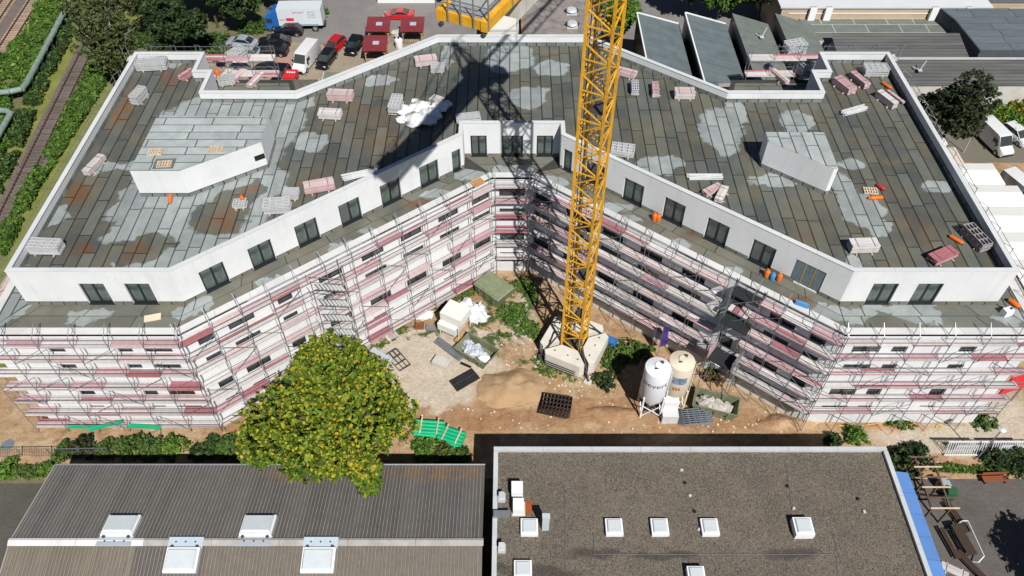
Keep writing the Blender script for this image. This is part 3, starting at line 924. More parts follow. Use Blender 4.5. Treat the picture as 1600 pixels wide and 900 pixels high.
def gas(label, px, py, rz, m=ORG, lie=True, z=ZR + .02, h=1.2, r0=.16):
    p = spot(px, py, z)
    r = thing('gas_cylinder', label, 'gas cylinder', p, rz, 'gas cylinders of the roofers')
    o = MB().lathe([(.01, 0), (r0 * .9, 0), (r0, .06), (r0, h * .78), (r0 * .8, h * .88), (r0 * .35, h * .94), (.01, h * .94)], 14).build('bottle', m, r, smooth=True)
    v = MB().tube((0, 0, h * .93), (0, 0, h), .035, 8).build('valve', STEEL, r)
    g_ = MB().lathe([(r0 * .5, h * .9), (r0 * .55, h * 1.02), (r0 * .45, h * 1.02)], 10).build('collar', m, r)
    if lie:
        for c in (o, v, g_):
            c.rotation_euler = (math.pi / 2, 0, 0); c.location = (0, h / 2, r0)
    return r
def pallet(label, px, py, rz, z=ZR + .02, sz=(1.2, .8), m=None):
    m = m or PALE
    p = spot(px, py, z)
    r = thing('pallet', label, 'pallet', p, rz, 'timber pallets')
    for y in (-.33, 0, .33):
        MB().box((0, y * sz[1] / .8, .05), (sz[0], .1, .1)).build('skid', m, r)
    for k in range(6):
        MB().box((-sz[0] / 2 + .07 + k * (sz[0] - .14) / 5, 0, .115), (.11, sz[1], .025)).build('board', m, r)
    return r
def lumpy(name, parts, m, parent, seed=1, amp=.2, world=False):
    """soft heap built from displaced spheres joined in one skin"""
    from mathutils import noise as mn
    mb = MB()
    for (x, y, z, a, b, c) in parts:
        n, k = 14, 8
        rings = []
        for j in range(k + 1):
            th = math.pi * j / k
            ring = []
            for i in range(n):
                ph = 2 * math.pi * i / n
                dv = Vector((math.sin(th) * math.cos(ph), math.sin(th) * math.sin(ph), math.cos(th)))
                f = 1 + amp * mn.noise(dv * 1.8 + Vector((x * 3 + seed, y * 3, z)))+ amp * .5 * mn.noise(dv * 5 + Vector((x * 3 + seed, y * 3, z)))
                if j in (0, k): f = 1
                ring.append((x + a * dv.x * f, y + b * dv.y * f, max(.005, z + c * dv.z * f)))
            rings.append(ring[::-1])
        mb.loft(rings)
    return mb.build(name, m, parent, smooth=True)
SACK = mat('white_sack', (.78, .79, .80), .7, .06, 3, bump=.3, bscale=6)
BSACK = mat('pale_blue_sack', (.42, .55, .66), .7, .15, 3, bump=.3, bscale=6)
RUB = mat('rubble', (.35, .3, .27), .95, .3, 6, bump=.8, bscale=12)

# left wing
frame_stack('grey frame stack in the back left roof corner', 240, 106, .12, 2.9, 1.2, 8)
plank_stack('short red plank bundle by the back left roof notch', 293, 121, 1.05, 1.6, 2, 6, (4, 3))
frame_stack('tall grey frame stack near the left parapet, second from the back', 220, 157, 1.35, 1.8, .8, 9)
plank_stack('narrow white plank bundle along the left parapet', 150, 262, 1.3, 2.4, 2, 7, (0, 1, 2), cap=1)
frame_stack('grey frame stack in the front left roof corner', 75, 392, -.05, 2.5, 1.0, 8)
frame_stack('small frame stack with an orange bottle on the rusty puddle', 376, 322, .1, 1.0, .8, 4)
gas('orange gas cylinder standing in the small frame stack', 381, 318, 0, lie=False, h=.9)
gas('orange-red gas cylinder lying before the left stair head', 267, 312, .25)
frame_stack('light grey frame stack behind the left courtyard parapet', 435, 328, .1, 2.1, 1.1, 8)
frame_stack('small white frame stack between grey stack and pink bundle', 456, 308, .0, 1.25, .8, 6)
plank_stack('wide pink plank bundle behind the left courtyard parapet', 500, 296, .28, 2.5, 3, 9, (2, 3), cap=2)
tube_bundle('white tube bundle under the crane shadow at the courtyard parapet', 563, 274, .35, 3.0)
plank_stack('pink plank bundle in the middle of the left wing', 533, 155, -.06, 2.4, 3, 10, (3, 2), cap=2)
plank_stack('white plank bundle just below the pink one on the left wing', 517, 183, -.08, 2.1, 3, 8, (0, 1))
frame_stack('white frame stack beside the heap of white sacks', 619, 170, 1.45, 2.1, .95, 8)
plank_stack('pale plank bundle near the back parapet left of the crane shadow', 666, 100, .2, 2.2, 3, 9, (0, 1, 2), cap=2)
frame_stack('small frame stack touching the pale bundle near the back parapet', 684, 111, .1, 1.3, .9, 6)
frame_stack('white frame stack behind the centre roof recess', 732, 190, .15, 2.2, .8, 6)
pallet('pallet on the left stair head, leftmost', 243, 238, .05, ZH + .02)
pallet('pallet on the left stair head standing on a dark hatch', 257, 257, .1, ZH + .05)
pallet('pallet on the left stair head, rightmost', 338, 234, .05, ZH + .02)
hp = spot(257, 256, ZH + .02)
tag(MB().box((0, 0, .012), (1.7, 1.3, .02)).build('roof_hatch', mat('dark_hatch', (.13, .15, .15), .7), None, hp, .05), 'dark square hatch cover on the left stair head', 'hatch')
hb = thing('sack_heap', 'heap of white rubble sacks on the roof beside the crane shadow', 'sacks', spot(655, 184, ZR + .02))
lumpy('sack', [(-1.0, .4, .35, .9, .75, .5), (-.1, 1.2, .4, 1.1, .8, .55), (-.3, -.5, .35, 1.0, .7, .5), (-1.6, -.6, .22, .5, .4, .3), (.5, .3, .3, .8, .7, .42), (-.4, -1.2, .25, .7, .5, .35)], SACK, hb, 2, .5)
lumpy('sack', [(1.3, .2, .3, .9, .7, .4), (1.9, 1.2, .3, .8, .6, .4), (.9, -.8, .3, .8, .6, .4), (2.6, 1.9, .2, .4, .4, .3)], SACK, hb, 4, .5)
lumpy('rubble_fill', [(-.2, 1.25, .62, .7, .4, .3), (-.6, -.4, .6, .6, .35, .25)], RUB, hb, 5, .4)
plank_stack('short white plank bundle at the edge of the shadowed white sacks', 683, 160, -.5, 1.2, 3, 5, (0, 1))
# right wing
plank_stack('pink and grey plank bundle half hidden behind the crane mast', 978, 118, -.45, 2.0, 3, 6, (3, 2, 1))
frame_stack('narrow white frame stack, left of three by the right back parapet', 991, 143, 1.5, 1.6, .6, 7)
plank_stack('pink-topped plank bundle, middle of three by the right back parapet', 1023, 145, 1.5, 1.9, 2, 8, (0, 2, 1), cap=3)
plank_stack('white board stack with dark ends, right of three by the right back parapet', 1068, 152, .0, 1.9, 3, 10, (0, 0, 1), cap=2)
frame_stack('flat grey frame stack right beside the crane mast', 972, 240, -.2, 2.0, 1.2, 6)
tube_bundle('white tube bundle in the middle of the right wing', 1101, 278, .05, 2.9)
plank_stack('pale pink plank bundle pointing at the tube bundle', 1112, 300, .6, 1.8, 2, 5, (2, 2, 3))
plank_stack('white plank bundle leaning to the pink one on the right wing', 1126, 308, 1.1, 1.9, 2, 6, (0, 1))
pallet('small pallet with boards on the right wing', 1360, 299, -.1)
gas('orange gas cylinder lying beside the small pallet', 1367, 311, -1.5, z=ZR + .02)
gas('short red gas cylinder behind the small pallet', 1376, 295, .6, mat('red_paint', (.5, .03, .03), .45), h=.8)
plank_stack('white board stack behind the right courtyard parapet', 1346, 390, .05, 2.2, 3, 10, (0, 0, 1))
plank_stack('red plank bundle on two long bearers near the front right corner', 1470, 404, .45, 2.3, 3, 7, (4, 3), cap=4)
frame_stack('grey frame stack against the right parapet near the front', 1521, 378, 1.85, 2.4, .9, 8, m=mat('grey_frame', (.36, .33, .33), .6, .2))
gas('orange gas cylinder lying left of the grey frame stack', 1494, 377, .7)
plank_stack('dark pink plank bundle by the right roof notch', 1317, 139, 2.0, 2.3, 3, 9, (3, 2), cap=3)
plank_stack('pink-trimmed board stack with orange end at the right back', 1341, 130, 1.95, 2.3, 2, 8, (0, 3), cap=3)
frame_stack('white frame stack in the back right roof corner', 1365, 116, .0, 2.3, 1.1, 8)
gas('orange gas cylinder lying by the right back parapet', 1385, 136, .5)
plank_stack('white-topped dark board stack below the orange cylinder', 1383, 161, 2.0, 2.3, 2, 9, (1, 1), cap=0)
plank_stack('small mauve plank bundle against the right parapet', 1398, 154, 2.0, 2.2, 1, 3, (2, 3))
tube_bundle('grey tube bundle lying free near the right back stacks', 1333, 175, .4, 2.6, 24)
gas('orange gas cylinder standing on the left back notch terrace', 344, 128, 0, z=ZT + .03, lie=False, h=1.6, r0=.2)
# terraces
gas('left of two orange gas cylinders on the right terrace', 1022, 344, 0, z=ZT + .03, lie=False, h=.8, r0=.22)
gas('right of two orange gas cylinders on the right terrace', 1028, 345, 0, z=ZT + .03, lie=False, h=.8, r0=.22)
gas('orange gas cylinder beside the boarded door', 1216, 438, 0, z=ZT + .03, lie=False, h=.8, r0=.22)
gas('orange gas cylinder next to a blue one by the boarded door', 1197, 432, 0, z=ZT + .03, lie=False, h=.8, r0=.22)
gas('blue gas cylinder between two orange ones', 1206, 436, 0, mat('blue_paint', (.05, .25, .55), .5), z=ZT + .03, lie=False, h=.7, r0=.22)
gas('orange gas cylinder at the right end of the front terrace', 1584, 477, .6, z=ZT + .03, h=1.0, r0=.2)
bk = thing('white_canister', 'white plastic canister on the right end of the front terrace', 'canister', spot(1571, 491, ZT + .03), .3)
MB().box((0, 0, .3), (.8, .55, .6), top=.9).build('body', SACK, bk); MB().tube((.2, 0, .6), (.2, 0, .68), .09, 10).build('cap', BLACK, bk)
bd = spot(239, 497, ZT + .03)
ins = thing('insulation_board', 'cream insulation board lying on the left front terrace', 'board', bd, .25)
MB().box((0, 0, .06), (1.25, .6, .12)).build('slab', mat('cream_board', (.72, .62, .45), .8, .06), ins)
pl_ = pallet('orange crate propped at the top of the left courtyard scaffold', 746, 286, .65, ZT + .03, (1.2, .8), mat('orange_timber', (.5, .25, .07), .8, .2))
tag(MB().box((0, 0, .2), (1.0, .25, .4)).build('blue_tub', mat('blue_tub_plastic', (.08, .3, .6), .5), None, spot(1252, 478, ZT + .03), -.5), 'blue plastic tub on the right terrace edge', 'tub')
# clutter on the notch terraces
for k, (x, y, rz, c, L) in enumerate([(375, 120, 1.2, (3, 2), 3.2), (400, 128, 1.25, (0, 3), 2.6), (362, 112, 1.3, (0, 1), 2.8), (383, 102, 1.1, (2, 0), 2.4), (352, 98, 1.25, (3, 2), 2.2)]):
    plank_stack(['mauve plank bundle on the left notch terrace, longest', 'pale plank bundle rightmost on the left notch terrace', 'white plank bundle on the left notch terrace', 'pink-white plank bundle at the back of the left notch terrace', 'mauve plank bundle nearest the left notch wall'][k], x, y, rz, L, 2, 5, c, z=ZT + .03)
frame_stack('frame stack between plank bundles on the left notch terrace', 372, 92, 1.0, 2.0, 1.2, 9, z=ZT + .03)
frame_stack('frame stack beside the orange cylinder on the left notch terrace', 356, 130, .2, 1.6, 1.0, 7, z=ZT + .03)
frame_stack('frame stack on the right notch terrace, nearest its wall', 1247, 115, 1.9, 2.6, 1.0, 12, z=ZT + .03, dz=.16)
frame_stack('frame stack on the right notch terrace, at the back', 1236, 95, .3, 2.2, 1.2, 14, z=ZT + .03, dz=.16)
plank_stack('long white plank bundle on the right notch terrace', 1212, 120, 2.0, 3.6, 2, 6, (0, 1, 3), z=ZT + .03)
plank_stack('dark red plank bundle at the back of the right notch terrace', 1240, 90, .1, 2.2, 2, 5, (3, 4), z=ZT + .03)

# ================================================================== courtyard
SKG = mat('skip_green', (.16, .20, .11), .6, .3, 1.5, col2=(.24, .25, .16))
def skip(label, px, py, rz, L=3.6, W=1.8, H=1.1, fill='sacks', m=None):
    m = m or SKG
    p = spot(px, py, 0); p.z = .12
    r = thing('skip_container', label, 'skip', p, rz, 'waste skips on the site')
    def ring(l, w, z): return [(-l / 2, -w / 2, z), (l / 2, -w / 2, z), (l / 2, w / 2, z), (-l / 2, w / 2, z)]
    mb = MB(); mb.loft([ring(L * .82, W * .95, .1), ring(L, W, H), ring(L - .16, W - .16, H), ring(L * .82 - .14, W * .95 - .14, .2)], cap=False)
    mb.add(ring(L * .82 - .14, W * .95 - .14, .2), [(0, 1, 2, 3)]); mb.add(ring(L * .82, W * .95, .1), [(3, 2, 1, 0)])
    mb.build('tub', m, r)
    for x in (-L * .3, 0, L * .3):
        for s in (-1, 1):
            MB().bar((x * .9, s * (W * .475 + .04), .15), (x, s * (W / 2 + .04), H - .05), .1, .08).build('rib', m, r)
    for s in (-1, 1):
        MB().bar((-L / 2, s * (W / 2 + .02), H + .02), (L / 2, s * (W / 2 + .02), H + .02), .12, .1).build('rim', m, r)
        MB().tube((s * L * .25, -W / 2 - .12, H * .6), (s * L * .25, -W / 2 + .02, H * .6), .06, 8).build('lug', DSTEEL, r)
    if fill == 'sacks':
        rr = random.Random(3)
        lumpy('rubbish', [(rr.uniform(-L * .32, L * .1), rr.uniform(-W * .25, W * .25), .6, .45, .4, .35) for _ in range(12)], mat('crumpled_foil', (.5, .53, .6), .5, .4, 6, bump=.8, bscale=5), r, 3, .7)
        lumpy('bag', [(L * .28, -.2, .65, .6, .5, .3)], SACK, r, 4, .4)
    elif fill == 'lid':
        MB().loft([ring(L + .05, W + .05, H + .06), ring(L * .95, W * .9, H + .3)]).build('tarpaulin', mat('green_tarp', (.22, .25, .15), .8, .2, 2, bump=.4, bscale=4), r)
    else:
        lumpy('rubbish', [(-L * .2, 0, .7, L * .22, W * .35, .55), (L * .05, -.1, .6, L * .2, W * .33, .5), (L * .25, .1, .45, L * .15, W * .3, .4)], mat('rubbish_grey', (.45, .43, .38), .9, .35, 4, bump=.9, bscale=7), r, 6, .45)
    return r
skip('green covered skip under the centre facade', 772, 462, -.75, 3.4, 2.3, 1.3, 'lid')
skip('green open skip with foil and a white bag beside the sand pile', 745, 556, -.62, 3.7, 2.2, 1.0, 'sacks')
skip('green skip full of grey rubble right of the silos', 1115, 640, -.30, 4.0, 1.9, 1.2, 'rubble')
# site canopy (white table with roof)
cn = thing('site_canopy', 'white box tent on thin legs beside the white sack piles', 'tent', spot(712, 515, .12), -.5)
CAN = mat('white_tarpaulin', (.80, .80, .74), .7, .04, 1)
MB().box((0, .2, 2.3), (2.3, 1.9, .9)).build('cover', CAN, cn)
MB().box((-.2, -.9, 1.2), (2.0, .7, .9)).build('side_box', CAN, cn)
for x in (-1.05, 1.05):
    for y in (-1.1, 1.05):
        MB().box((x, y, 1.0), (.07, .07, 1.9)).build('leg', CAN, cn)
MB().box((0, .2, 1.0), (2.0, 1.6, .06)).build('table', PALE, cn)
a = thing('sack_pile', 'large pile of crumpled white sacks behind the box tent', 'sacks', spot(735, 492, .12))
lumpy('sack', [(-1.2, .5, .45, .8, .6, .55), (-.4, .9, .5, .8, .6, .6), (.4, .2, .5, .9, .7, .6), (1.0, -.5, .4, .8, .7, .5), (.2, -.6, .4, .7, .6, .5), (.9, .5, .4, .6, .6, .5), (-.5, .1, .5, .7, .6, .5)], mat('crumpled_sack', (.74, .76, .8), .6, .1, 3, bump=1., bscale=6), a, 3, .6)
a = thing('white_bundle', 'small white sack bundle at the foot of the left courtyard scaffold', 'sacks', spot(664, 495, .12))
lumpy('sack', [(-.4, 0, .3, .6, .5, .4), (.3, .1, .3, .6, .5, .45), (0, -.2, .25, .5, .4, .3)], SACK, a, 8, .5)
def crate(name, label, cat, px, py, rz, d, m, z=.12, slats=True):
    r = thing(name, label, cat, spot(px, py, z), rz)
    MB().box((0, 0, d[2] / 2), d).build('box', m, r)
    for s in (-1, 1):
        MB().box((s * d[0] * .4, 0, d[2] + .02), (.12, d[1] + .06, .04)).build('batten', m, r)
    return r
crate('timber_crate', 'rust-brown crate near the small white bundle', 'crate', 656, 512, 0, (.8, .5, .5), mat('rust_brown', (.22, .08, .03), .8, .2))
crate('metal_box', 'grey low box beside the rust-brown crate', 'box', 673, 514, 0, (.9, .5, .35), mat('grey_box', (.22, .21, .21), .7, .2))
crate('concrete_block', 'pale concrete block alone on the bare ground', 'block', 690, 570, -.45, (1.6, .95, .6), CONC)
crate('tool_chest', 'ochre chest between box tent and open skip', 'chest', 720, 533, -.5, (.9, .9, .4), mat('ochre', (.5, .28, .08), .7, .2))
tube_bundle('long grey tube bundle left of the open skip', 702, 548, -.7, 3.2, 30, STEEL, .12, .05)
pn = thing('black_sheet', 'black rectangular sheet lying before the open skip', 'sheet', spot(726, 593, .33), .62)
MB().box((0, 0, -.08), (2.5, 1.3, .28)).build('panel', mat('black_panel', (.022, .022, .024), .55, .4, 3), pn)
MB().box((0, 0, .07), (2.4, .06, .02)).build('rib', DSTEEL, pn)
tag(MB().box((0, 0, .06), (1.1, .22, .12)).build('black_plank', BLACK, None, spot(728, 571, .22), -.5), 'short black plank between open skip and black sheet', 'plank')
def grid(label, px, py, rz, L, W, n1, n2, m, z=.28, layers=3):
    r = thing('steel_mesh_stack', label, 'steel mesh', spot(px, py, z), rz, 'stacks of steel reinforcement mesh')
    mb = MB()
    for i in range(n1): mb.bar((-L / 2 + L * i / (n1 - 1), -W / 2, 0), (-L / 2 + L * i / (n1 - 1), W / 2, 0), .05)
    for i in range(n2): mb.bar((-L / 2, -W / 2 + W * i / (n2 - 1), .04), (L / 2, -W / 2 + W * i / (n2 - 1), .04), .05)
    me = mb.mesh('mesh_panel', m)
    for k in range(layers): ob('mesh_panel', me, r, (.06 * k, -.05 * k, .12 * k), .02 * k)
grid('dark steel mesh stack on the sand in front of the crane', 866, 634, -.25, 2.6, 2.2, 9, 6, mat('rusty_mesh', (.05, .035, .03), .8, .3), layers=5)
grid('dark steel frame leaning near the big tree', 622, 562, -.9, 2.4, 1.2, 4, 4, DSTEEL, layers=3)
grid('bluish steel rack in front of the green rubble skip', 1082, 652, .0, 2.6, 1.5, 6, 8, mat('bluish_steel', (.2, .23, .26), .6, .2), layers=6)
crate('sheet_stack', 'pale blue-grey sheet stack half hidden by the big tree', 'sheet stack', 590, 568, -.6, (2.4, 1.8, .7), mat('pale_blue_sheet', (.45, .52, .58), .5, .1))
rmp = thing('plank_ramp', 'timber plank ramp up to the left courtyard scaffold', 'ramp', spot(606, 520, .12), -.95)
for k in range(4):
    MB().bar((-1.3, (k - 1.5) * .3, .1), (1.3, (k - 1.5) * .3, .5), .28, .05).build('plank', PLANKS[(0, 2, 1, 2)[k]], rmp)
# sand pile
def mound(name, label, cat, px, py, rx_, ry_, h, m, seed=1, rz=0.):
    from mathutils import noise as mn
    p = spot(px, py, 0)
    r = thing(name, label, cat, (p.x, p.y, .05), rz)
    rings = []
    for j in range(15):
        t_ = j / 14
        ring = []
        for i in range(40):
            a_ = 2 * math.pi * i / 40
            k = 1 + .18 * mn.noise(Vector((math.cos(a_) * 1.3, math.sin(a_) * 1.3, seed))) + .12 * mn.noise(Vector((math.cos(a_) * 4, math.sin(a_) * 4, seed)))
            rr_ = (1 - t_) * k
            x, y = rx_ * rr_ * math.cos(a_), ry_ * rr_ * math.sin(a_)
            z = h * (1 - (1 - t_) ** 1.7) + .3 * h * mn.fractal(Vector((x * .8, y * .8, seed)), 1, 2, 5) * min(1, t_ * 4)
            ring.append((x, y, max(0, z)))
        rings.append(ring)
    MB().loft(rings).build('heap', m, r, smooth=True)
SAND = mat('sand', (.49, .34, .20), .95, .12, 1.6, col2=(.37, .235, .125), bump=.8, bscale=5)
mound('sand_pile', 'wide pile of orange sand in the courtyard', 'sand pile', 798, 608, 3.4, 2.3, .9, SAND, 4)
mound('spoil_heap', 'small earth heap in front of the silos', 'earth heap', 960, 648, 3.0, 1.0, .5, EARTH, 7)
mound('spoil_heap', 'brown earth heap at the foot of the right scaffold corner', 'earth heap', 1225, 662, 3.0, 1.0, .6, EARTH, 9)
# silos
def silo(label, px, py, m, name='mortar_silo'):
    p = spot(px, py, 0); p.z = .1
    r = thing(name, label, 'silo', p, 0, 'mortar silos in the courtyard')
    rad = 1.12
    MB().lathe([(.25, 1.0), (.3, 1.1), (rad, 2.6), (rad, 6.35), (rad * .97, 6.45), (.35, 6.7), (.3, 6.8), (.01, 6.8)], 32).build('tank', m, r, smooth=True)
    MB().tube((.35, .3, 6.6), (.35, .3, 6.85), .12, 8).build('inlet', DSTEEL, r)
    MB().box((-.2, -.3, 6.72), (.3, .12, .1)).build('lid_handle', DSTEEL, r)
    for sx in (-1, 1):
        for sy in (-1, 1):
            MB().bar((sx * .86, sy * .86, 0), (sx * .88, sy * .88, 3.2), .14).build('leg', m, r)
        MB().bar((sx * .86, -.86, .3), (sx * .86, .86, 1.9), .07).build('brace', m, r)
    MB().bar((-.86, -.86, .3), (.86, -.86, 1.9), .07).bar((.86, -.86, .3), (-.86, -.86, 1.9), .07).build('brace', m, r)
    MB().box((0, 0, .7), (.5, .5, .8)).build('mixer', DSTEEL, r)
    for y in (-.18, .18):
        MB().bar((1.14, y - .2, .8), (1.16, y - .2, 6.4), .05).build('ladder_rail', m, r)
    return r
WS = mat('silo_white', (.8, .82, .85), .45, .04, 1)
CS = mat('silo_cream', (.72, .64, .5), .5, .06, 1)
s1 = silo('white silo with dark lettering in front of the right courtyard scaffold', 1013, 641, WS)
s2 = silo('cream silo with a blue sticker behind the white silo', 1048, 631, CS)
def wrap_text(txt, size, parent, rad, z, ang, m, name='lettering'):
    cu = bpy.data.curves.new('txt', 'FONT'); cu.body = txt; cu.size = size; cu.align_x = 'CENTER'
    cu.resolution_u = 3
    o = bpy.data.objects.new('txt', cu); COL.objects.link(o)
    dg_ = bpy.context.evaluated_depsgraph_get()
    me = bpy.data.meshes.new_from_object(o.evaluated_get(dg_))
    bpy.data.objects.remove(o)
    for v in me.vertices:
        if rad:
            a_ = ang + v.co.x / rad
            v.co = Vector(((rad + .012) * math.cos(a_), (rad + .012) * math.sin(a_), z + v.co.y))
    me.materials.clear(); me.materials.append(m)
    return ob(name, me, parent)
INK = mat('dark_blue_ink', (.02, .03, .06), .6)
wrap_text('sievert', .85, s1, 1.12, 4.9, R(-103), INK)
MB().box((0, 0, 0), (.0, .0, .0)) if False else None
mb = MB()
for k in range(7):
    a0 = R(-128 + 9 * k); a1 = R(-119 + 9 * k)
    mb.add([(1.133 * math.cos(a_), 1.133 * math.sin(a_), z_) for a_, z_ in ((a0, 4.5), (a1, 4.5), (a1, 5.4), (a0, 5.4))], [(0, 1, 2, 3)])
mb.build('sticker', mat('sticker_blue', (.06, .2, .38), .5, .5, 2.5, col2=(.35, .4, .5)), s2)
mb = MB()
for k in range(3):
    a0 = R(-120 + 12 * k); a1 = R(-112 + 12 * k)
    mb.add([(1.133 * math.cos(a_), 1.133 * math.sin(a_), z_) for a_, z_ in ((a0, 3.6), (a1, 3.6), (a1, 4.0), (a0, 4.0))], [(0, 1, 2, 3)])
mb.build('sticker', mat('sticker_orange', (.5, .12, .03), .5), s2)
pc = thing('pump_cabinet', 'stepped white pump cabinet between the two silos', 'cabinet', spot(1044, 650, .1), -.02)
MB().box((0, 0, .55), (1.4, 1.6, 1.1)).build('lower_box', mat('cabinet_grey', (.62, .62, .63), .5, .05), pc)
MB().box((.05, .5, 1.6), (1.3, 1.0, 1.0)).build('upper_box', mat('cabinet_white', (.8, .8, .8), .5, .03), pc)
MB().box((.1, 1.1, 2.4), (1.2, .8, .6)).build('hood', mat('cabinet_white', (.8, .8, .8)), pc)
# flag, red banner, green pipes and other small things
fg = thing('purple_flag', 'purple flag on a slim pole by the shaded scaffold', 'flag', spot(1027, 556, .1))
MB().tube((0, 0, 0), (0, 0, 4.4), .03, 6).build('pole', STEEL, fg)
mb = MB()
for k in range(8):
    z_ = 1.4 + .37 * k
    x0 = .02; x1 = .62 + .06 * math.sin(k)
    mb.add([(x0, .05 * math.sin(k * 1.3), z_), (x1, .12 * math.sin(k * 1.3 + 1), z_ + .06), (x1, .12 * math.sin((k + 1) * 1.3 + 1), z_ + .43), (x0, .05 * math.sin((k + 1) * 1.3), z_ + .37)], [(0, 1, 2, 3)])
mb.build('cloth', mat('purple_cloth', (.07, .03, .2), .8, .2), fg)
rb = thing('red_banner', 'bright red banner stretched on the right end scaffold', 'banner', (43.4, 39.3, 0), .3)
MB().box((.6, 0, 3.6), (2.6, .05, 2.6)).build('sheet', mat('red_banner_cloth', (.75, .02, .03), .6, .06), rb)
for x in (-.7, 1.9):
    MB().bar((x, .06, 0), (x, .06, 5.0), .07).build('post', STEEL, rb)
GRP = mat('green_plastic', (.01, .42, .19), .4, .12, 2)
def pipe_rack(label, px, py, rz, L, n):
    r = thing('green_pipe_bundle', label, 'pipe bundle', spot(px, py, .1), rz, 'green plastic pipe bundles')
    me = MB().tube((-L / 2, 0, 0), (L / 2, 0, 0), .17, 10).mesh('pipe', GRP)
    for k in range(n):
        for j in range(2):
            ob('pipe', me, r, (0, (k - n / 2) * .35 + .1 * j, .3 + .3 * j))
    for x in (-L * .28, L * .28):
        mb = MB().box((x, -.05, .08), (.14, n * .36 + .2, .16)); mb.box((x, -.05, .82), (.12, n * .36 + .2, .06)); mb.build('timber_frame', PALE, r)
pipe_rack('green pipe bundle half under the big tree', 672, 672, -.08, 2.6, 4)
pipe_rack('green pipe bundle at the edge of the dark building shadow', 707, 685, -.35, 2.2, 4)
for k, (x, y, rz, L, lb) in enumerate([(140, 651, .0, 3.0, 'long green board at the left scaffold foot, upper left'), (172, 655, .3, 2.8, 'tilted green board crossing at the left scaffold foot'), (229, 660, -.06, 2.9, 'separate green board right of the crossing pair')]):
    o = thing('green_board', lb, 'board', (spot(x, y, .9).x, 36.72, (.98, 1.16, .98)[k]), rz)
    MB().box((0, 0, 0), (L, .35, .12)).build('slab', GRP, o); MB().box((0, .1, .08), (L, .06, .05)).build('rib', GRP, o)
# water barrels beside the crane base
bb = thing('blue_tarp_box', 'blue tarpaulin-covered box right of the crane base', 'box', spot(953, 537, .1), -.5)
MB().box((0, 0, .35), (1.3, .9, .7), top=.85).build('cover', mat('blue_tarpaulin', (.04, .15, .4), .6, .3, 3, bump=.5, bscale=5), bb)
MB().box((0, 0, .06), (1.4, 1.0, .12)).build('pallet_base', PALE, bb)
# cables on the ground
def cable(label, pts, m, r0=.035):
    q = [spot(x, y, .2) for x, y in pts]
    sm = []
    for i in range(len(q) - 1):
        p0_ = q[max(0, i - 1)]; p1_ = q[i]; p2_ = q[i + 1]; p3_ = q[min(len(q) - 1, i + 2)]
        for k in range(5):
            t_ = k / 5
            sm.append(.5 * ((2 * p1_) + (p2_ - p0_) * t_ + (2 * p0_ - 5 * p1_ + 4 * p2_ - p3_) * t_ ** 2 + (3 * p1_ - p0_ - 3 * p2_ + p3_) * t_ ** 3))
    sm.append(q[-1])
    return tag(MB().path(sm, r0).build('cable', m), label, 'cable', 'cables on the ground')
OC = mat('orange_cable', (.7, .22, .05), .6)
cable('orange cable along the foot of the right front scaffold', [(1270, 660), (1310, 664), (1350, 667), (1400, 666), (1440, 658), (1465, 645)], OC)
cable('loose orange cable looping below the straight one', [(1365, 655), (1378, 672), (1390, 678), (1402, 668), (1430, 662)], OC)
cable('yellow cable from the right scaffold corner', [(1255, 652), (1290, 660), (1330, 667), (1360, 663), (1380, 660)], mat('yellow_cable', (.6, .45, .1), .6))
cable('yellow cable tangle at the right scaffold end', [(1460, 655), (1475, 650), (1485, 656), (1470, 662), (1462, 668), (1480, 672)], mat('yellow_cable', (.6, .45, .1)))
tag(MB().bar((0, 0, 0), (7, 0, 0), .06).build('white_pole', SACK, None, spot(1345, 653, .3), -.01), 'long white pole lying along the right scaffold foot', 'pole')
# loose stones around the crane base
rr = random.Random(5)
STONE = mat('pale_stone', (.55, .5, .42), .95, .2, 5, objvar=.2)
smesh = []
for k in range(4):
    v = [(rr.uniform(.7, 1) * x, rr.uniform(.7, 1) * y, rr.uniform(.6, 1) * z) for x in (-.5, .5) for y in (-.5, .5) for z in (-.4, .4)]
    smesh.append(MB().add(v, [(0, 1, 3, 2), (4, 6, 7, 5), (0, 4, 5, 1), (2, 3, 7, 6), (0, 2, 6, 4), (1, 5, 7, 3)]))
mb = MB()
for k in range(600):
    cx, cy, sx, sy = rr.choice([(905, 585, 30, 12), (830, 545, 25, 20), (810, 510, 25, 30), (950, 610, 40, 15), (1000, 660, 80, 12), (870, 600, 50, 10), (740, 640, 60, 20), (1170, 655, 50, 10), (620, 640, 40, 30), (1300, 655, 60, 8), (200, 690, 150, 15), (1500, 690, 80, 15)])
    p = spot(rr.gauss(cx, sx), rr.gauss(cy, sy), .13); s_ = rr.uniform(.06, .3) ** 1.3
    b = rr.choice(smesh); a_ = rr.random() * 6
    mb.add([(p.x + s_ * (x * math.cos(a_) - y * math.sin(a_)), p.y + s_ * (x * math.sin(a_) + y * math.cos(a_)), p.z + s_ * z) for x, y, z in b.v], b.f)
tag(mb.build('stones', STONE), 'loose pale stones strewn over the building site', 'stones', kind='stuff')
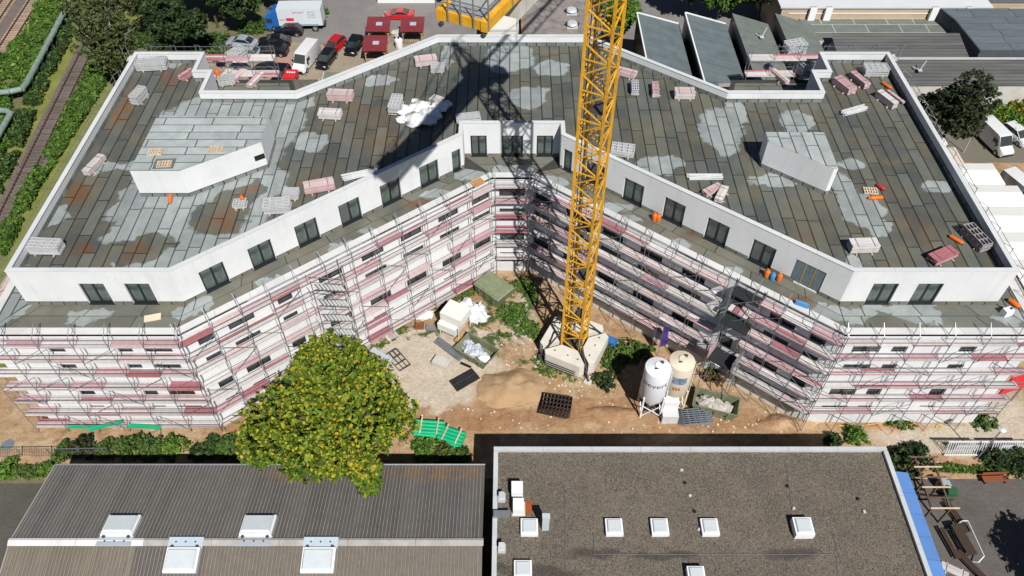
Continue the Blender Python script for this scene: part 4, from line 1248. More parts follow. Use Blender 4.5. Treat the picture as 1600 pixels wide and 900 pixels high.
# ================================================================== shed with ribbed roof (front left)
t = NT('ribbed_metal'); p = t.pos()
sx_ = t.n('SeparateXYZ', {0: p})
band = t.noise(t.vec('MULTIPLY', p, (.9, .05, .05)), 1.0, 3)
c = t.mix(t.ramp(band, .4, .6), (.112, .107, .102), (.148, .142, .135))
c = t.mix(t.ramp(t.noise(t.vec('MULTIPLY', p, (3, .4, .4)), 1.2, 6, .7), .45, .75), c, (.15, .137, .126))
moss = t.math('MULTIPLY', t.ramp(t.noise(p, 1.4, 5, .7), .4, .6), t.ramp(blobs(t, p, pxblobs([(690, 738, 100, 20), (470, 742, 70, 18), (730, 735, 40, 12)], 4.2)), 1.1, .5))
c = t.mix(moss, c, (.24, .14, .075))
RIBF = t.done(c, .6, .2, .4)
t = NT('ribbed_metal_pale'); p = t.pos()
c = t.mix(t.ramp(t.noise(t.vec('MULTIPLY', p, (.5, .1, .1)), 1.0, 4), .4, .6), (.165, .14, .108), (.205, .175, .138))
c = t.mix(t.ramp(t.noise(t.vec('MULTIPLY', p, (4, .6, .6)), 1.2, 6, .7), .4, .75), c, (.13, .115, .095))
RIBN = t.done(c, .65, .1, .4)
shed = thing('ribbed_shed', 'long shed with dark ribbed metal roof in the lower left foreground', 'shed', (-20, 20, 0))
ZRG, ZEV = 5.4, 4.0
yr = spot(300, 845, ZRG).y
ye = spot(300, 727, ZEV).y
xl, xr = -36.4, -2.15
yn = yr - (ye - yr)
RT1 = mat('rib_highlight', (.30, .285, .26), .6, .3, 1.5)  # sunlit gleam along the ribs, painted in as a paler colour
RT2 = mat('rib_highlight_pale', (.27, .24, .195), .6, .2, 1.5)
def ribbed(x0, x1, ya, za, yb, zb, m, name):
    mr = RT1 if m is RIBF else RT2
    mb = MB(); pitch = .272; n = int((x1 - x0) / pitch); prof = []
    for i in range(n):
        x = x0 + i * pitch
        prof += [(x, 0), (x + .185, 0), (x + .205, .05), (x + .245, .05)]
    prof.append((x1, 0))
    vs = [(x, ya, za + h) for x, h in prof] + [(x, yb, zb + h) for x, h in prof]
    k = len(prof)
    for i in range(k - 1):
        mb.add([vs[i], vs[i + 1], vs[k + i + 1], vs[k + i]], [(0, 1, 2, 3)], 1 if i % 4 in (1, 2) else 0)  # rib top and one flank take the painted highlight
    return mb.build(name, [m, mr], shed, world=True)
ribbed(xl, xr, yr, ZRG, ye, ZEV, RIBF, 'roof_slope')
xm = -20.5
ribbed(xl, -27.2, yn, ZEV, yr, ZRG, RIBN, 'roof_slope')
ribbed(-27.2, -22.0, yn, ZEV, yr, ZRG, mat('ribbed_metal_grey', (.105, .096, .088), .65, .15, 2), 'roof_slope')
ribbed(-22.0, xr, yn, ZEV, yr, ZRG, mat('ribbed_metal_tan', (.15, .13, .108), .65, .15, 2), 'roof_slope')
RIDGE = mat('ridge_cap', (.36, .34, .32), .6, .2, 1)
nseg = 7
for i in range(nseg):
    a = xl - .1 + (xr - xl + .2) * i / nseg; b = xl - .1 + (xr - xl + .2) * (i + 1) / nseg - .02
    MB().add([(a, yr - .38, ZRG - .02), (b, yr - .38, ZRG - .02), (b, yr, ZRG + .13), (a, yr, ZRG + .13), (a, yr + .18, ZRG + .07), (b, yr + .18, ZRG + .07)], [(0, 1, 2, 3), (3, 2, 5, 4)]).build('ridge_cap', mat('ridge_cap_light', (.62, .62, .62), .5, .1, 1) if i < 2 else RIDGE, shed, world=True)
mb = MB()
SW = mat('shed_wall', (.3, .28, .25), .9)
mb.add([(xl + .15, yn + .1, 0), (xr - .1, yn + .1, 0), (xr - .1, ye - .15, 0), (xl + .15, ye - .15, 0), (xl + .15, yn + .1, ZEV - .02), (xr - .1, yn + .1, ZEV - .02), (xr - .1, ye - .15, ZEV - .03), (xl + .15, ye - .15, ZEV - .03), (xl + .15, yr, ZRG - .03), (xr - .1, yr, ZRG - .03)],
       [(0, 1, 5, 4), (2, 3, 7, 6), (1, 2, 6, 9, 5), (3, 0, 4, 8, 7)])
mb.build('wall', SW, shed, world=True)
MB().tube((xl, ye + .08, ZEV - .05), (xr, ye + .08, ZEV - .05), .09, 8).build('gutter', STEEL, shed, world=True)
for a, b, c_, d_ in (((xl, yr, ZRG), (xl, ye, ZEV), .08, .12), ((xl, yn, ZEV), (xl, yr, ZRG), .08, .12)):
    MB().bar(a, b, c_, d_).build('verge_trim', RIDGE, shed, world=True)
DOME = mat('acrylic_dome', (.58, .63, .66), .25, .06, 1.5, spec=.7)
FRW = mat('white_frame', (.82, .83, .84), .5, .03)
def roof_window(label, px, py, slope_sign):
    z = 5.0
    p_ = spot(px, py, z)
    f = (p_.y - yr) / (ye - yr) if slope_sign > 0 else (yr - p_.y) / (yr - yn)
    z = ZRG + (ZEV - ZRG) * f + .05
    p_ = spot(px, py, z)
    sl = math.atan2(ZEV - ZRG, (ye - yr)) * slope_sign
    r = thing('roof_skylight', label, 'skylight', p_, 0, 'skylights on the ribbed shed')
    r.rotation_euler = (sl, 0, 0)
    MB().box((0, 0, .1), (2.35, 1.75, .3)).build('curb', FRW, r)
    MB().box((-.03, .05, .36), (2.15, 1.4, .16), top=.9).build('dome', DOME, r)
    sgn = -1 if slope_sign > 0 else 1
    MB().box((0, sgn * 1.25, .03), (2.5, .8, .07)).build('flashing', mat('flashing_blue_grey', (.45, .53, .6), .5, .05), r)
    for x in (-.7, 0, .7):
        MB().tube((x, sgn * 1.3, .05), (x, sgn * 1.3, .13), .06, 8).build('bolt', DSTEEL, r)
    for x in (-.9, .9):
        MB().box((x, sgn * .95, .15), (.2, .15, .14)).build('hinge', DSTEEL, r)
roof_window('left white skylight on the far roof slope of the ribbed shed', 190, 823, 1)
roof_window('right white skylight on the far roof slope of the ribbed shed', 404, 823, 1)
roof_window('left white skylight on the near roof slope of the ribbed shed', 285, 876, -1)
roof_window('right white skylight on the near roof slope of the ribbed shed', 498, 876, -1)

# ================================================================== flat gravel roof building (front right)
ZF = 5.7
fb = thing('flat_roof_building', 'low building with brown gravel flat roof in the lower right foreground', 'building', (14, 22, 0))
fx0, fx1, fy0, fy1 = -1.42, 29.3, 5.0, spot(1000, 698, ZF + .25).y
t = NT('roof_gravel'); p = t.pos()
vo = t.n('TexVoronoi', {'Vector': p, 'Scale': 19.0})
c = t.mix(t.ramp(t.noise(p, .4, 6, .7), .35, .65), (.13, .112, .09), (.2, .172, .136))
st = t.n('SeparateColor', {0: vo.outputs['Color']})
c = t.mix(t.ramp(st.outputs[0], .55, .95), c, (.26, .225, .18))
c = t.mix(t.ramp(st.outputs[1], .6, .95), c, (.06, .05, .042))
wet_ = t.ramp(blobs(t, t.vec('ADD', p, t.vec('MULTIPLY', t.noise(p, .5, 4, .6, 'Color'), (3, 1.5, 0))), pxblobs([(960, 850, 40, 8), (880, 880, 60, 10), (1070, 852, 50, 6), (1270, 850, 40, 9), (800, 872, 40, 8)], ZF)), 1.3, .7)
c = t.mix(t.math('MULTIPLY', wet_, .6), c, (.035, .034, .032))
t.bump(vo.outputs['Distance'], .8, .05)
ROOFG = t.done(c, .95, 0, .2)
MB().box(((fx0 + fx1) / 2, (fy0 + fy1) / 2, ZF / 2 - .03), (fx1 - fx0 - .3, fy1 - fy0 - .3, ZF - .06)).build('wall', mat('grey_wall', (.2, .2, .2), .9), fb, world=True)
MB().add([(fx0 + .2, fy0 + .2, ZF), (fx1 - .2, fy0 + .2, ZF), (fx1 - .2, fy1 - .2, ZF), (fx0 + .2, fy1 - .2, ZF)], [(0, 1, 2, 3)]).build('roof_gravel', ROOFG, fb, world=True)
rr = random.Random(9); mb = MB()
for k in range(9000):
    x = rr.uniform(fx0 + .4, fx1 - .4); y = rr.uniform(16, fy1 - .4); s_ = rr.uniform(.035, .075)
    a_ = rr.random() * 6; v = [(x + s_ * math.cos(a_ + i * 2.09), y + s_ * math.sin(a_ + i * 2.09), ZF) for i in range(3)] + [(x, y, ZF + s_ * .9)]
    mb.add(v, [(0, 1, 3), (1, 2, 3), (2, 0, 3)])
tag(mb.build('gravel', mat('gravel_stone', (.24, .21, .17), .95, .35, .9, col2=(.1, .09, .08)), fb, world=True), kind='stuff')
RIM = mat('roof_rim', (.52, .54, .55), .55, .1, .6)
for i in range(8):
    a = fx0 + (fx1 - fx0) * i / 8; b = fx0 + (fx1 - fx0) * (i + 1) / 8 - .02
    MB().box(((a + b) / 2, fy1 - .17, ZF + .06), (b - a, .34, .42)).build('rim_flashing', RIM, fb, world=True)
for i in range(7):
    a = fy0 + (fy1 - .36 - fy0) * i / 7; b = fy0 + (fy1 - .36 - fy0) * (i + 1) / 7 - .02
    MB().box((fx0 + .17, (a + b) / 2, ZF + .06), (.34, b - a, .42)).build('rim_flashing', RIM, fb, world=True)
    MB().box((fx1 - .17, (a + b) / 2, ZF + .06), (.34, b - a, .42)).build('rim_flashing', RIM, fb, world=True)
def dome(label, px, py, w=1.25, h=.35):
    r = thing('roof_skylight', label, 'skylight', spot(px, py, ZF), 0, 'square skylights on the gravel roof')
    MB().box((0, 0, h / 2), (w, w, h)).build('curb', FRW, r)
    MB().box((0, .02, h + .06), (w * .84, w * .84, .12), top=.85).build('dome', DOME, r)
dome('square skylight on the gravel roof beside the slanted chimney', 827, 826)
dome('square skylight on the gravel roof, leftmost of three in the row', 959, 826)
dome('square skylight on the gravel roof, middle of three in the row', 1030, 826)
dome('square skylight on the gravel roof, rightmost of three in the row', 1108, 826)
dome('tall square skylight alone on the right part of the gravel roof', 1252, 828, 1.35, .65)
dome('square skylight cut off by the lower edge on the gravel roof', 817, 892)
dome('square hatch cut off by the lower edge in the middle', 1086, 903, 1.2, .6)
ac = thing('air_unit', 'upper of two white boxes near the gravel roof corner', 'air unit', spot(808, 770, ZF), 0, 'white boxes on the gravel roof')
MB().box((0, 0, .5), (.85, 1.0, .8)).build('case', FRW, ac)
MB().box((0, -.55, .3), (.8, .1, .5)).build('grille', RIM, ac)
ac = thing('air_unit', 'lower of two white boxes beside a rust-red patch', 'air unit', spot(810, 796, ZF), 0, 'white boxes on the gravel roof')
MB().box((0, 0, .5), (.8, .95, .8)).build('case', FRW, ac); MB().box((0, 0, .05), (1.0, 1.1, .1)).build('base', CONC, ac)
tag(MB().box((0, 0, .02), (.75, 1.0, .03)).build('rust_mat', mat('rust_red', (.3, .07, .02), .9, .2, 5), None, spot(823, 792, ZF + .005)), 'rust-red mat on the gravel next to the white box', 'mat')
for lb, x, y in (('upper small vent on the left rim of the gravel roof', 784, 780), ('lower small vent on the left rim of the gravel roof', 784, 859)):
    r = thing('roof_vent', lb, 'vent', spot(x, y, ZF), 0, 'small vents on the gravel roof')
    MB().box((0, 0, .2), (.55, .55, .4)).build('base', RIM, r); MB().box((0, 0, .55), (.3, .3, .4)).build('cap', GAL, r); MB().box((0, 0, .78), (.42, .42, .05)).build('lid', GAL, r)
ch = thing('metal_chimney', 'slanted pale metal chimney on the gravel roof casting a long shadow', 'chimney', spot(852, 826, ZF), 0)
MB().box((0, 0, 1.0), (.5, .32, 2.0)).build('shaft', mat('pale_zinc', (.5, .55, .58), .5, .05), ch); MB().box((0, 0, 2.04), (.56, .4, .08)).build('cap', mat('pale_zinc', (.5, .55, .58)), ch)
def wire(label, pts):
    q = [spot(x, y, ZF + .06) for x, y in pts]
    r = tag(MB().path(q, .015, 5).build('lightning_wire', STEEL), label, 'wire', 'lightning conductor wires')
wire('lightning wire crossing the gravel roof from left to right', [(928, 866), (1100, 866), (1306, 866), (1310, 900)])
wire('short lightning wire down from the middle of the gravel roof', [(928, 832), (928, 866)])
wire('lightning wire near the left of the gravel roof', [(882, 760), (883, 830), (884, 900)])
wire('lightning wire running down the right part of the gravel roof', [(1228, 720), (1237, 790), (1300, 830), (1315, 880)])
for k, (x, y) in enumerate(((1065, 735), (1070, 755), (1078, 775), (1085, 800), (1092, 828), (1230, 760), (1240, 795), (1340, 780), (1350, 800))):
    tag(MB().box((0, 0, .06), (.22, .18, .12)).build('wire_foot', BLACK if k % 2 else CONC, None, spot(x, y, ZF), .2 * k), f'small block under the wires on the gravel roof, {["first", "second", "third", "fourth", "fifth", "sixth", "seventh", "eighth", "ninth"][k]} from the left', 'wire foot', 'blocks under the lightning wires')
tag(MB().box((0, 0, .15), (1.2, .5, .3)).build('duct_end', STEEL, None, spot(784, 805, ZF + .3)), 'metal duct bending over the left rim of the gravel roof', 'duct')
# blue canopy
bc = thing('blue_canopy', 'narrow blue panelled canopy along the right side of the gravel roof', 'canopy', (30, 20, 0))
cz = 5.15
ya, yb = 8.0, spot(1410, 738, cz).y
x0, x1 = 29.4, 30.7
BLU = mat('blue_panel', (.11, .24, .55), .45, .06, .8, objvar=.05)
n = int((yb - ya) / 1.75)
for i in range(n):
    a = yb - 1.75 * (i + 1); b = yb - 1.75 * i - .03
    MB().add([(x0, a, cz + .25), (x1, a, cz), (x1, b, cz), (x0, b, cz + .25), (x0, a, cz + .19), (x1, a, cz - .06), (x1, b, cz - .06), (x0, b, cz + .19)], [(0, 1, 2, 3), (1, 5, 6, 2), (0, 4, 5, 1), (2, 6, 7, 3), (7, 6, 5, 4)]).build('panel', BLU, bc, world=True)
    MB().bar((x1 - .06, a, 0), (x1 - .06, a, cz - .03), .08).build('post', STEEL, bc, world=True)
# ---------------------------------------------------------------- right hand yard
def fence(label, p0, p1, h=1.6, n=None, m=STEEL, pitch=.14, cat='fence', name='rail_fence'):
    p0 = Vector(p0); p1 = Vector(p1); L = (p1 - p0).length; a_ = math.atan2(p1.y - p0.y, p1.x - p0.x)
    r = thing(name, label, cat, (p0.x, p0.y, .01), a_)
    n = n or max(1, round(L / 2.5)); w = L / n
    pb = MB().bar((0, 0, .12), (w, 0, .12), .04).bar((0, 0, h), (w, 0, h), .04)
    for k in range(int(w / pitch)):
        pb.bar((k * pitch, 0, .12), (k * pitch, 0, h), .022)
    me = pb.mesh('panel', m); po = MB().box((0, 0, h / 2 + .04), (.07, .07, h + .08)).mesh('post', m)
    for i in range(n):
        ob('panel', me, r, (i * w, 0, 0)); ob('post', po, r, (i * w, 0, 0))
    ob('post', po, r, (L, 0, 0))
    return r
WM = mat('white_metal', (.7, .72, .73), .5, .05)
fence('white metal fence between the earth track and the right yard', (37.2, 34.8), (60, 34.8), 1.5, m=WM)
for i, (lb, x) in enumerate((('pale sliding gate leaf lying along the yard fence, left part', 38.7), ('pale sliding gate leaf lying along the yard fence, right part', 42.5))):
    r = thing('gate_leaf', lb, 'gate', (x, 34.3, 0), 0)
    g_ = MB()
    for k in range(17):
        g_.bar((-1.6 + .2 * k, 0, .35), (-1.6 + .2 * k, .45, 1.7), .05, .03)
    g_.build('bar', WM, r)
    MB().bar((-1.7, 0, .33), (1.7, 0, .33), .1).build('bottom_rail', WM, r); MB().bar((-1.7, .46, 1.72), (1.7, .46, 1.72), .1).build('top_rail', WM, r)
    MB().box((.2, .3, 1.0), (2.2, .03, .9)).build('infill', GAL, r)
lp = thing('lamp_post', 'grey lamp post with a round head by the yard fence', 'lamp post', spot(1527, 716, 0), 0)
MB().tube((0, 0, 0), (0, 0, 4.6), .07, 8, .045).build('pole', STEEL, lp)
MB().lathe([(.01, 4.55), (.28, 4.6), (.32, 4.68), (.1, 4.8), (.01, 4.8)], 14).build('lamp_head', GAL, lp, smooth=True)
bn = thing('yard_bench', 'brown timber bench at the upper edge of the yard', 'bench', spot(1552, 752, 0), .04)
RW = mat('red_brown_wood', (.25, .075, .035), .7, .15, 5)
for k in range(3):
    MB().box((0, -.2 + .19 * k, .46), (2.2, .16, .05)).build('seat_slat', RW, bn)
for k in range(2):
    MB().box((0, .36, .6 + .2 * k), (2.2, .05, .16)).build('back_slat', RW, bn)
for x in (-.85, .85):
    MB().box((x, .05, .22), (.08, .6, .42)).build('leg', DSTEEL, bn)
# timber pergola
pg = thing('timber_pergola', 'old timber pergola with ladder-like beams beside the blue canopy', 'pergola', (33.2, 31, 0), 0)
OW = mat('weathered_wood', (.13, .09, .06), .9, .3, 5, objvar=.2)
c0 = spot(1440, 715, 2.4); c1 = spot(1473, 795, 2.4)
for dx in (-.55, .9):
    a = Vector((c0.x + dx, c0.y, 2.4)); b = Vector((c1.x + dx - .3, c1.y, 2.4))
    MB().bar(a, b, .14).build('beam', OW, pg, world=True)
    for k in range(3):
        q = a.lerp(b, k / 2)
        MB().bar((q.x, q.y, 0), (q.x, q.y, 2.4), .13).build('post', OW, pg, world=True)
for k in range(6):
    q = Vector((c0.x, c0.y, 2.5)).lerp(Vector((c1.x, c1.y, 2.5)), k / 5)
    MB().bar((q.x - 1.0, q.y, 2.5), (q.x + 1.3, q.y, 2.5), .1).build('rafter', PALE if k % 2 else OW, pg, world=True)
MB().bar((c0.x - .5, c0.y - 2, 0), (c0.x + .6, c0.y - 3.5, 2.4), .13).build('brace', OW, pg, world=True)
def bin_(label, px, py, rz, m, s=1.0):
    r = thing('wheelie_bin', label, 'bin', spot(px, py, 0), rz, 'bins in the yard')
    MB().box((0, 0, .55 * s), (.55 * s, .62 * s, .95 * s)).build('body', m, r); MB().box((0, 0, 1.07 * s), (.6 * s, .7 * s, .09)).build('lid', m, r)
    for x in (-.24, .24):
        MB().tube((x * s - .03, .3 * s, .11), (x * s + .03, .3 * s, .11), .11, 10).build('wheel', BLACK, r)
GB = mat('bin_green', (.03, .11, .05), .5, .1)
bin_('large green bin below the pergola', 1479, 778, -.3, GB, 1.15)
bin_('pale grey bin under the pergola', 1467, 762, .2, mat('bin_grey', (.35, .38, .38), .5), 1.0)
bin_('pale blue bin behind the green one', 1473, 765, .1, mat('bin_pale_blue', (.3, .45, .55), .5), .9)
# picnic set lying folded
pt = thing('picnic_table', 'dark timber picnic table with a bench on one side', 'picnic table', spot(1492, 850, 0), R(-80))
DW = mat('dark_wood', (.055, .035, .025), .8, .2, 5)
for k in range(4):
    MB().box((0, .75 - .2 * k, .74), (2.6, .18, .05)).build('top_board', DW, pt)
for k in range(2):
    MB().box((0, -.55 - .2 * k, .45), (2.6, .17, .05)).build('bench_board', DW, pt)
for x in (-1.1, 1.1):
    MB().bar((x, .8, .7), (x, -.75, .02), .08).bar((x, .0, .02), (x, .9, .7), .08).build('leg', DW, pt)
hs = thing('bicycle_stand', 'bent grey tube stand standing beside the picnic table', 'frame', spot(1513, 850, 0), 0)
q = [(-.9, 1.3, .05), (-.2, 1.6, .75), (.25, 1.6, .75), (.4, -1.3, .75), (-.1, -1.7, .5), (-.8, -1.4, .05)]
MB().path(q, .05, 8).build('tube', GAL, hs)
MB().path([(-.9, 1.3, .05), (-.9, -1.4, .05)], .04, 6).build('foot_tube', STEEL, hs)
for lb, x, y, rz in (('dark timber bench lying above the picnic table', 1493, 812, R(-72)), ('dark timber bench lying below the picnic table', 1514, 886, R(-60))):
    r = thing('yard_bench', lb, 'bench', spot(x, y, 0), rz, 'dark benches in the yard')
    for k in range(3):
        MB().box((0, -.18 + .18 * k, .44), (2.6, .15, .05)).build('seat_slat', DW, r)
    for s in (-1, 1):
        MB().box((s * 1.0, 0, .21), (.1, .45, .42)).build('leg', DW, r)
for lb, x, y, rz in (('loose plank pile at the lower edge of the yard', 1490, 893, -.5),):
    plank_stack(lb, x, y, rz, 2.0, 2, 2, (1, 0), z=.01)
# left fence along the earth track
fence('wire fence at the left end of the shed', (-52, 34.1), (-34.5, 34.4), 1.3, m=STEEL, pitch=.2)
mh = spot(12, 695, .16)
tag(MB().lathe([(.01, 0), (.55, 0), (.55, .04), (.01, .04)], 18).build('manhole_cover', mat('bluish_iron', (.16, .2, .22), .6, .3), None, mh), 'bluish round manhole cover in the bare earth at left', 'manhole')
# ================================================================== vehicles
TYRE = mat('tyre', (.015, .015, .016), .85, .1)
RIMM = mat('alloy_rim', (.45, .46, .47), .35, .1, metal=.7)
CGL = glass('car_glass', (.012, .015, .018), .05)
LAMP = mat('lamp_lens', (.75, .76, .75), .2)
TAIL = mat('tail_lens', (.35, .01, .01), .3)
def paint(name, c, rough=.3):
    t = NT(name); t.b.inputs['Coat Weight'].default_value = .6; t.b.inputs['Coat Roughness'].default_value = .08
    return t.done(t.mix(t.noise(t.obj(), 1.5, 2), sc3(c, .95), c), rough, .1, .5)
SILV = paint('silver_paint', (.38, .42, .47)); BLK = paint('black_paint', (.008, .008, .011)); REDP = paint('red_car_paint', (.55, .015, .02)); WHT = paint('white_car_paint', (.78, .79, .8)); BLUP = paint('blue_cab_paint', (.02, .14, .5))
DKB = paint('dark_blue_paint', (.02, .026, .035))
def ring(x, w, zb, zm, zt, k=.86):
    return [(x, -w, zb), (x, w, zb), (x, w, zm), (x, w * k, zt), (x, -w * k, zt), (x, -w, zm)]
def wheels(r, xs, wy, rad, dual=False):
    for x in xs:
        for s in (-1, 1):
            w = MB().tube((x, s * (wy - .22), rad), (x, s * wy, rad), rad, 16).build('wheel', TYRE, r)
            MB().tube((x, s * (wy - .02), rad), (x, s * (wy + .012), rad), rad * .62, 12).build('rim', RIMM, w)
def car(label, px, py, rz, m, kind='hatch', group='cars parked behind the building'):
    r = thing('parked_car', label, 'car', spot(px, py, .02), rz, group)
    if kind == 'hatch':
        L, W, roof = 4.2, .88, 1.48
        body = [(-2.1, .72, .35, .6, .85), (-1.95, .84, .25, .65, .98), (-1.0, .88, .22, .68, .98), (.7, .88, .22, .68, .96), (1.6, .86, .22, .62, .86), (2.0, .78, .26, .5, .72), (2.1, .65, .35, .45, .58)]
        cab = [(-1.95, .72, .96), (-1.5, .66, roof - .03), (-.2, .66, roof), (.35, .62, roof - .06), (1.15, .74, .93)]
    elif kind == 'saloon':
        L, W, roof = 4.6, .9, 1.42
        body = [(-2.3, .72, .38, .6, .82), (-2.15, .84, .26, .65, .96), (-1.2, .89, .22, .68, .96), (.8, .89, .22, .68, .94), (1.8, .86, .22, .6, .84), (2.2, .78, .26, .5, .7), (2.3, .62, .36, .45, .56)]
        cab = [(-1.75, .72, .95), (-1.0, .64, roof - .04), (-.2, .64, roof), (.3, .62, roof - .05), (1.1, .74, .92)]
    else:
        L, W, roof = 4.5, .94, 1.16
        body = [(-2.2, .78, .34, .6, .8), (-2.05, .9, .22, .62, .86), (-1.0, .95, .16, .6, .84), (.6, .94, .16, .56, .76), (1.6, .92, .16, .5, .66), (2.1, .8, .2, .42, .54), (2.25, .6, .28, .36, .42)]
        cab = [(-1.5, .7, .84), (-.7, .62, roof - .03), (-.15, .62, roof), (.25, .6, roof - .05), (1.15, .74, .72)]
    MB().loft([ring(*b) for b in body]).build('body', m, r, smooth=True)
    cr = [[(x, -w * 1.12 if i in (0, 4) else -w * 1.14, body[2][4] - .06), (x, w * 1.12 if i in (0, 4) else w * 1.14, body[2][4] - .06), (x, w, z), (x, -w, z)] for i, (x, w, z) in enumerate(cab)]
    MB().loft(cr).build('glasshouse', CGL, r)
    a, b, c_ = cab[1], cab[2], cab[3]
    MB().add([(x, s * (w + .01), z + o) for o in (.006, .035) for (x, w, z), s in ((a, -1), (a, 1), (b, 1), (c_, 1), (c_, -1), (b, -1))], [(0, 5, 4, 3, 2, 1)[::-1][::-1], (6, 7, 8, 9, 10, 11)[::-1], (0, 1, 7, 6), (1, 2, 8, 7), (2, 3, 9, 8), (3, 4, 10, 9), (4, 5, 11, 10), (5, 0, 6, 11)]).build('roof', m, r)
    for s in (-1, 1):
        mb = MB()
        for i, j in ((0, 1), (3, 4)):
            mb.bar((cab[i][0], s * cab[i][1] * 1.05, cab[i][2]), (cab[j][0], s * cab[j][1] * 1.03, cab[j][2] + .01), .07)
        mb.build('pillar', m, r)
        MB().box((L / 2 - .18, s * .58, .62 if kind != 'sports' else .46), (.22, .3, .14)).build('headlight', LAMP, r)
        MB().box((-L / 2 + .07, s * .6, .78), (.12, .28, .2)).build('tail_light', TAIL, r)
        MB().box((.95, s * (W + .1), .98 if kind != 'sports' else .82), (.16, .2, .13)).build('mirror', m, r)
    wheels(r, (-L / 2 + .8, L / 2 - .85), W + .01, .33)
    return r
def van(label, px, py, rz, m, L=5.4, group='white vans'):
    r = thing('delivery_van', label, 'van', spot(px, py, .02), rz, group)
    h = 2.35
    st = [(-L / 2, .9, .4, 1.2, h - .1), (-L / 2 + .1, .98, .35, 1.2, h), (L / 2 - 1.9, .98, .35, 1.2, h), (L / 2 - 1.55, .96, .35, 1.15, h - .08), (L / 2 - .85, .95, .35, .95, 1.2), (L / 2 - .15, .88, .35, .7, .95), (L / 2, .75, .4, .6, .8)]
    MB().loft([ring(*b, k=.88) for b in st]).build('body', m, r, smooth=True)
    x0_, x1_ = L / 2 - 1.52, L / 2 - .88
    MB().add([(x0_, -.76, h - .12), (x0_, .76, h - .12), (x1_, .82, 1.27), (x1_, -.82, 1.27)], [(0, 3, 2, 1)]).add([(x0_ + .03, -.76, h - .12), (x0_ + .03, .76, h - .12), (x1_ + .03, .82, 1.27), (x1_ + .03, -.82, 1.27)], [(0, 3, 2, 1)]).build('windscreen', CGL, r)
    for s in (-1, 1):
        MB().box((L / 2 - 1.75, s * .95, 1.55), (.8, .06, .5)).build('side_window', CGL, r)
        MB().box((L / 2 - .1, s * .62, .75), (.16, .25, .22)).build('headlight', LAMP, r)
        MB().box((-L / 2 + .02, s * .8, 1.1), (.06, .14, .4)).build('tail_light', TAIL, r)
        MB().box((L / 2 - 1.2, s * 1.12, 1.35), (.12, .2, .3)).build('mirror', BLACK, r)
    MB().box((L / 2 - .02, 0, .5), (.12, 1.5, .22)).build('bumper', BLACK, r)
    wheels(r, (-L / 2 + 1.1, L / 2 - .95), .98, .36)
    return r
lo = thing('box_lorry', 'box lorry with blue cab and white body parked under the trees', 'lorry', spot(463, 43, .02), math.pi + .02)
MB().loft([[(x, -w, zb), (x, w, zb), (x, w * .98, zt), (x, -w * .98, zt)] for x, w, zb, zt in ((2.1, 1.2, .55, 3.0), (2.6, 1.2, .5, 3.05), (3.7, 1.18, .5, 2.5), (3.95, 1.1, .5, 1.6), (4.0, 1.05, .55, 1.3))]).build('cab', BLUP, lo)
MB().box((3.3, 1.19, 1.75), (.8, .05, .65)).build('side_window', CGL, lo); MB().box((3.3, -1.19, 1.75), (.8, .05, .65)).build('side_window', CGL, lo)
MB().box((3.0, 0, 3.0), (.5, .5, .06)).build('roof_hatch', CGL, lo)
MB().box((-1.1, 0, 2.25), (6.2, 2.45, 2.5)).build('cargo_box', paint('lorry_white', (.70, .76, .80), .5), lo)
MB().box((-.8, 0, .75), (7.2, 1.0, .35)).build('chassis', DSTEEL, lo)
MG = mat('magenta_print', (.55, .12, .35), .6); RP = mat('red_print', (.6, .03, .06), .6); BP = mat('blue_print', (.08, .25, .42), .6)
def glyphs(m, x, z, n, w, h, seed, name='lettering'):
    """far, unreadable print: strokes of letter size"""
    rr = random.Random(seed); mb = MB()
    for k in range(n):
        x_ = x - k * w
        mb.box((x_, 1.235, z), (w * .2, .01, h)); mb.box((x_ - w * .3, 1.235, z + rr.choice((-.4, 0, .4)) * h), (w * .45, .012, h * .22))
        if rr.random() < .6: mb.box((x_ - w * .55, 1.235, z + rr.choice((0, .2)) * h), (w * .18, .011, h * .7))
    mb.build(name, m, lo)
glyphs(MG, -.25, 3.0, 6, .27, .3, 1)
for k in range(3): glyphs(BP, -2.35, 3.0 - .35 * k, 4, .26, .22, k + 5)
MB().box((.3, 1.235, 1.95), (1.1, .012, .45)).build('print_block', RP, lo); glyphs(RP, 1.9, 1.9, 4, .25, .2, 9)
MB().box((-2.2, 1.235, 1.15), (2.8, .012, .1)).build('print_stripe', BP, lo)
wheels(lo, (-3.0, 2.75), 1.2, .48)
car('black estate car directly below the lorry', 452, 53, 3.14, BLK, 'hatch')
car('black car, upper of the pair parked left of the sandy patch', 430, 70, 3.2, BLK, 'saloon')
car('black car, lower of the pair parked left of the sandy patch', 428, 84, 3.05, BLK, 'hatch')
car('silver car, upper of two beside the left notch terrace', 379, 72, 2.95, SILV, 'saloon')
car('silver car, lower of two beside the left notch terrace', 384, 88, 3.0, SILV, 'hatch')
car('dark blue car behind the left roof notch', 413, 117, 3.6, DKB, 'hatch')
car('black car nose to nose with the red hatchback', 511, 98, 4.45, BLK, 'hatch')
car('red hatchback parked on the gravel beside a black car', 524, 77, 4.35, REDP, 'hatch')
car('black car parked right of the red hatchback', 554, 77, 4.5, BLK, 'hatch')
car('black car next to the red trailer behind the back parapet', 440, 123, 4.6, BLK, 'hatch')
car('red sports car with striped flank in front of the white hall', 624, 27, 3.1, REDP, 'sports')
van('white van parked on the gravel above the back parapet', 480, 100, 4.45, WHT, 5.6)
van('white van under the dark tree at the right', 1549, 226, -1.35, WHT, 5.6)
van('white van beside the white tent roofs', 1590, 310, -1.2, WHT, 5.6)
car('white car beside the van at the right edge', 1584, 216, -1.2, WHT, 'hatch')
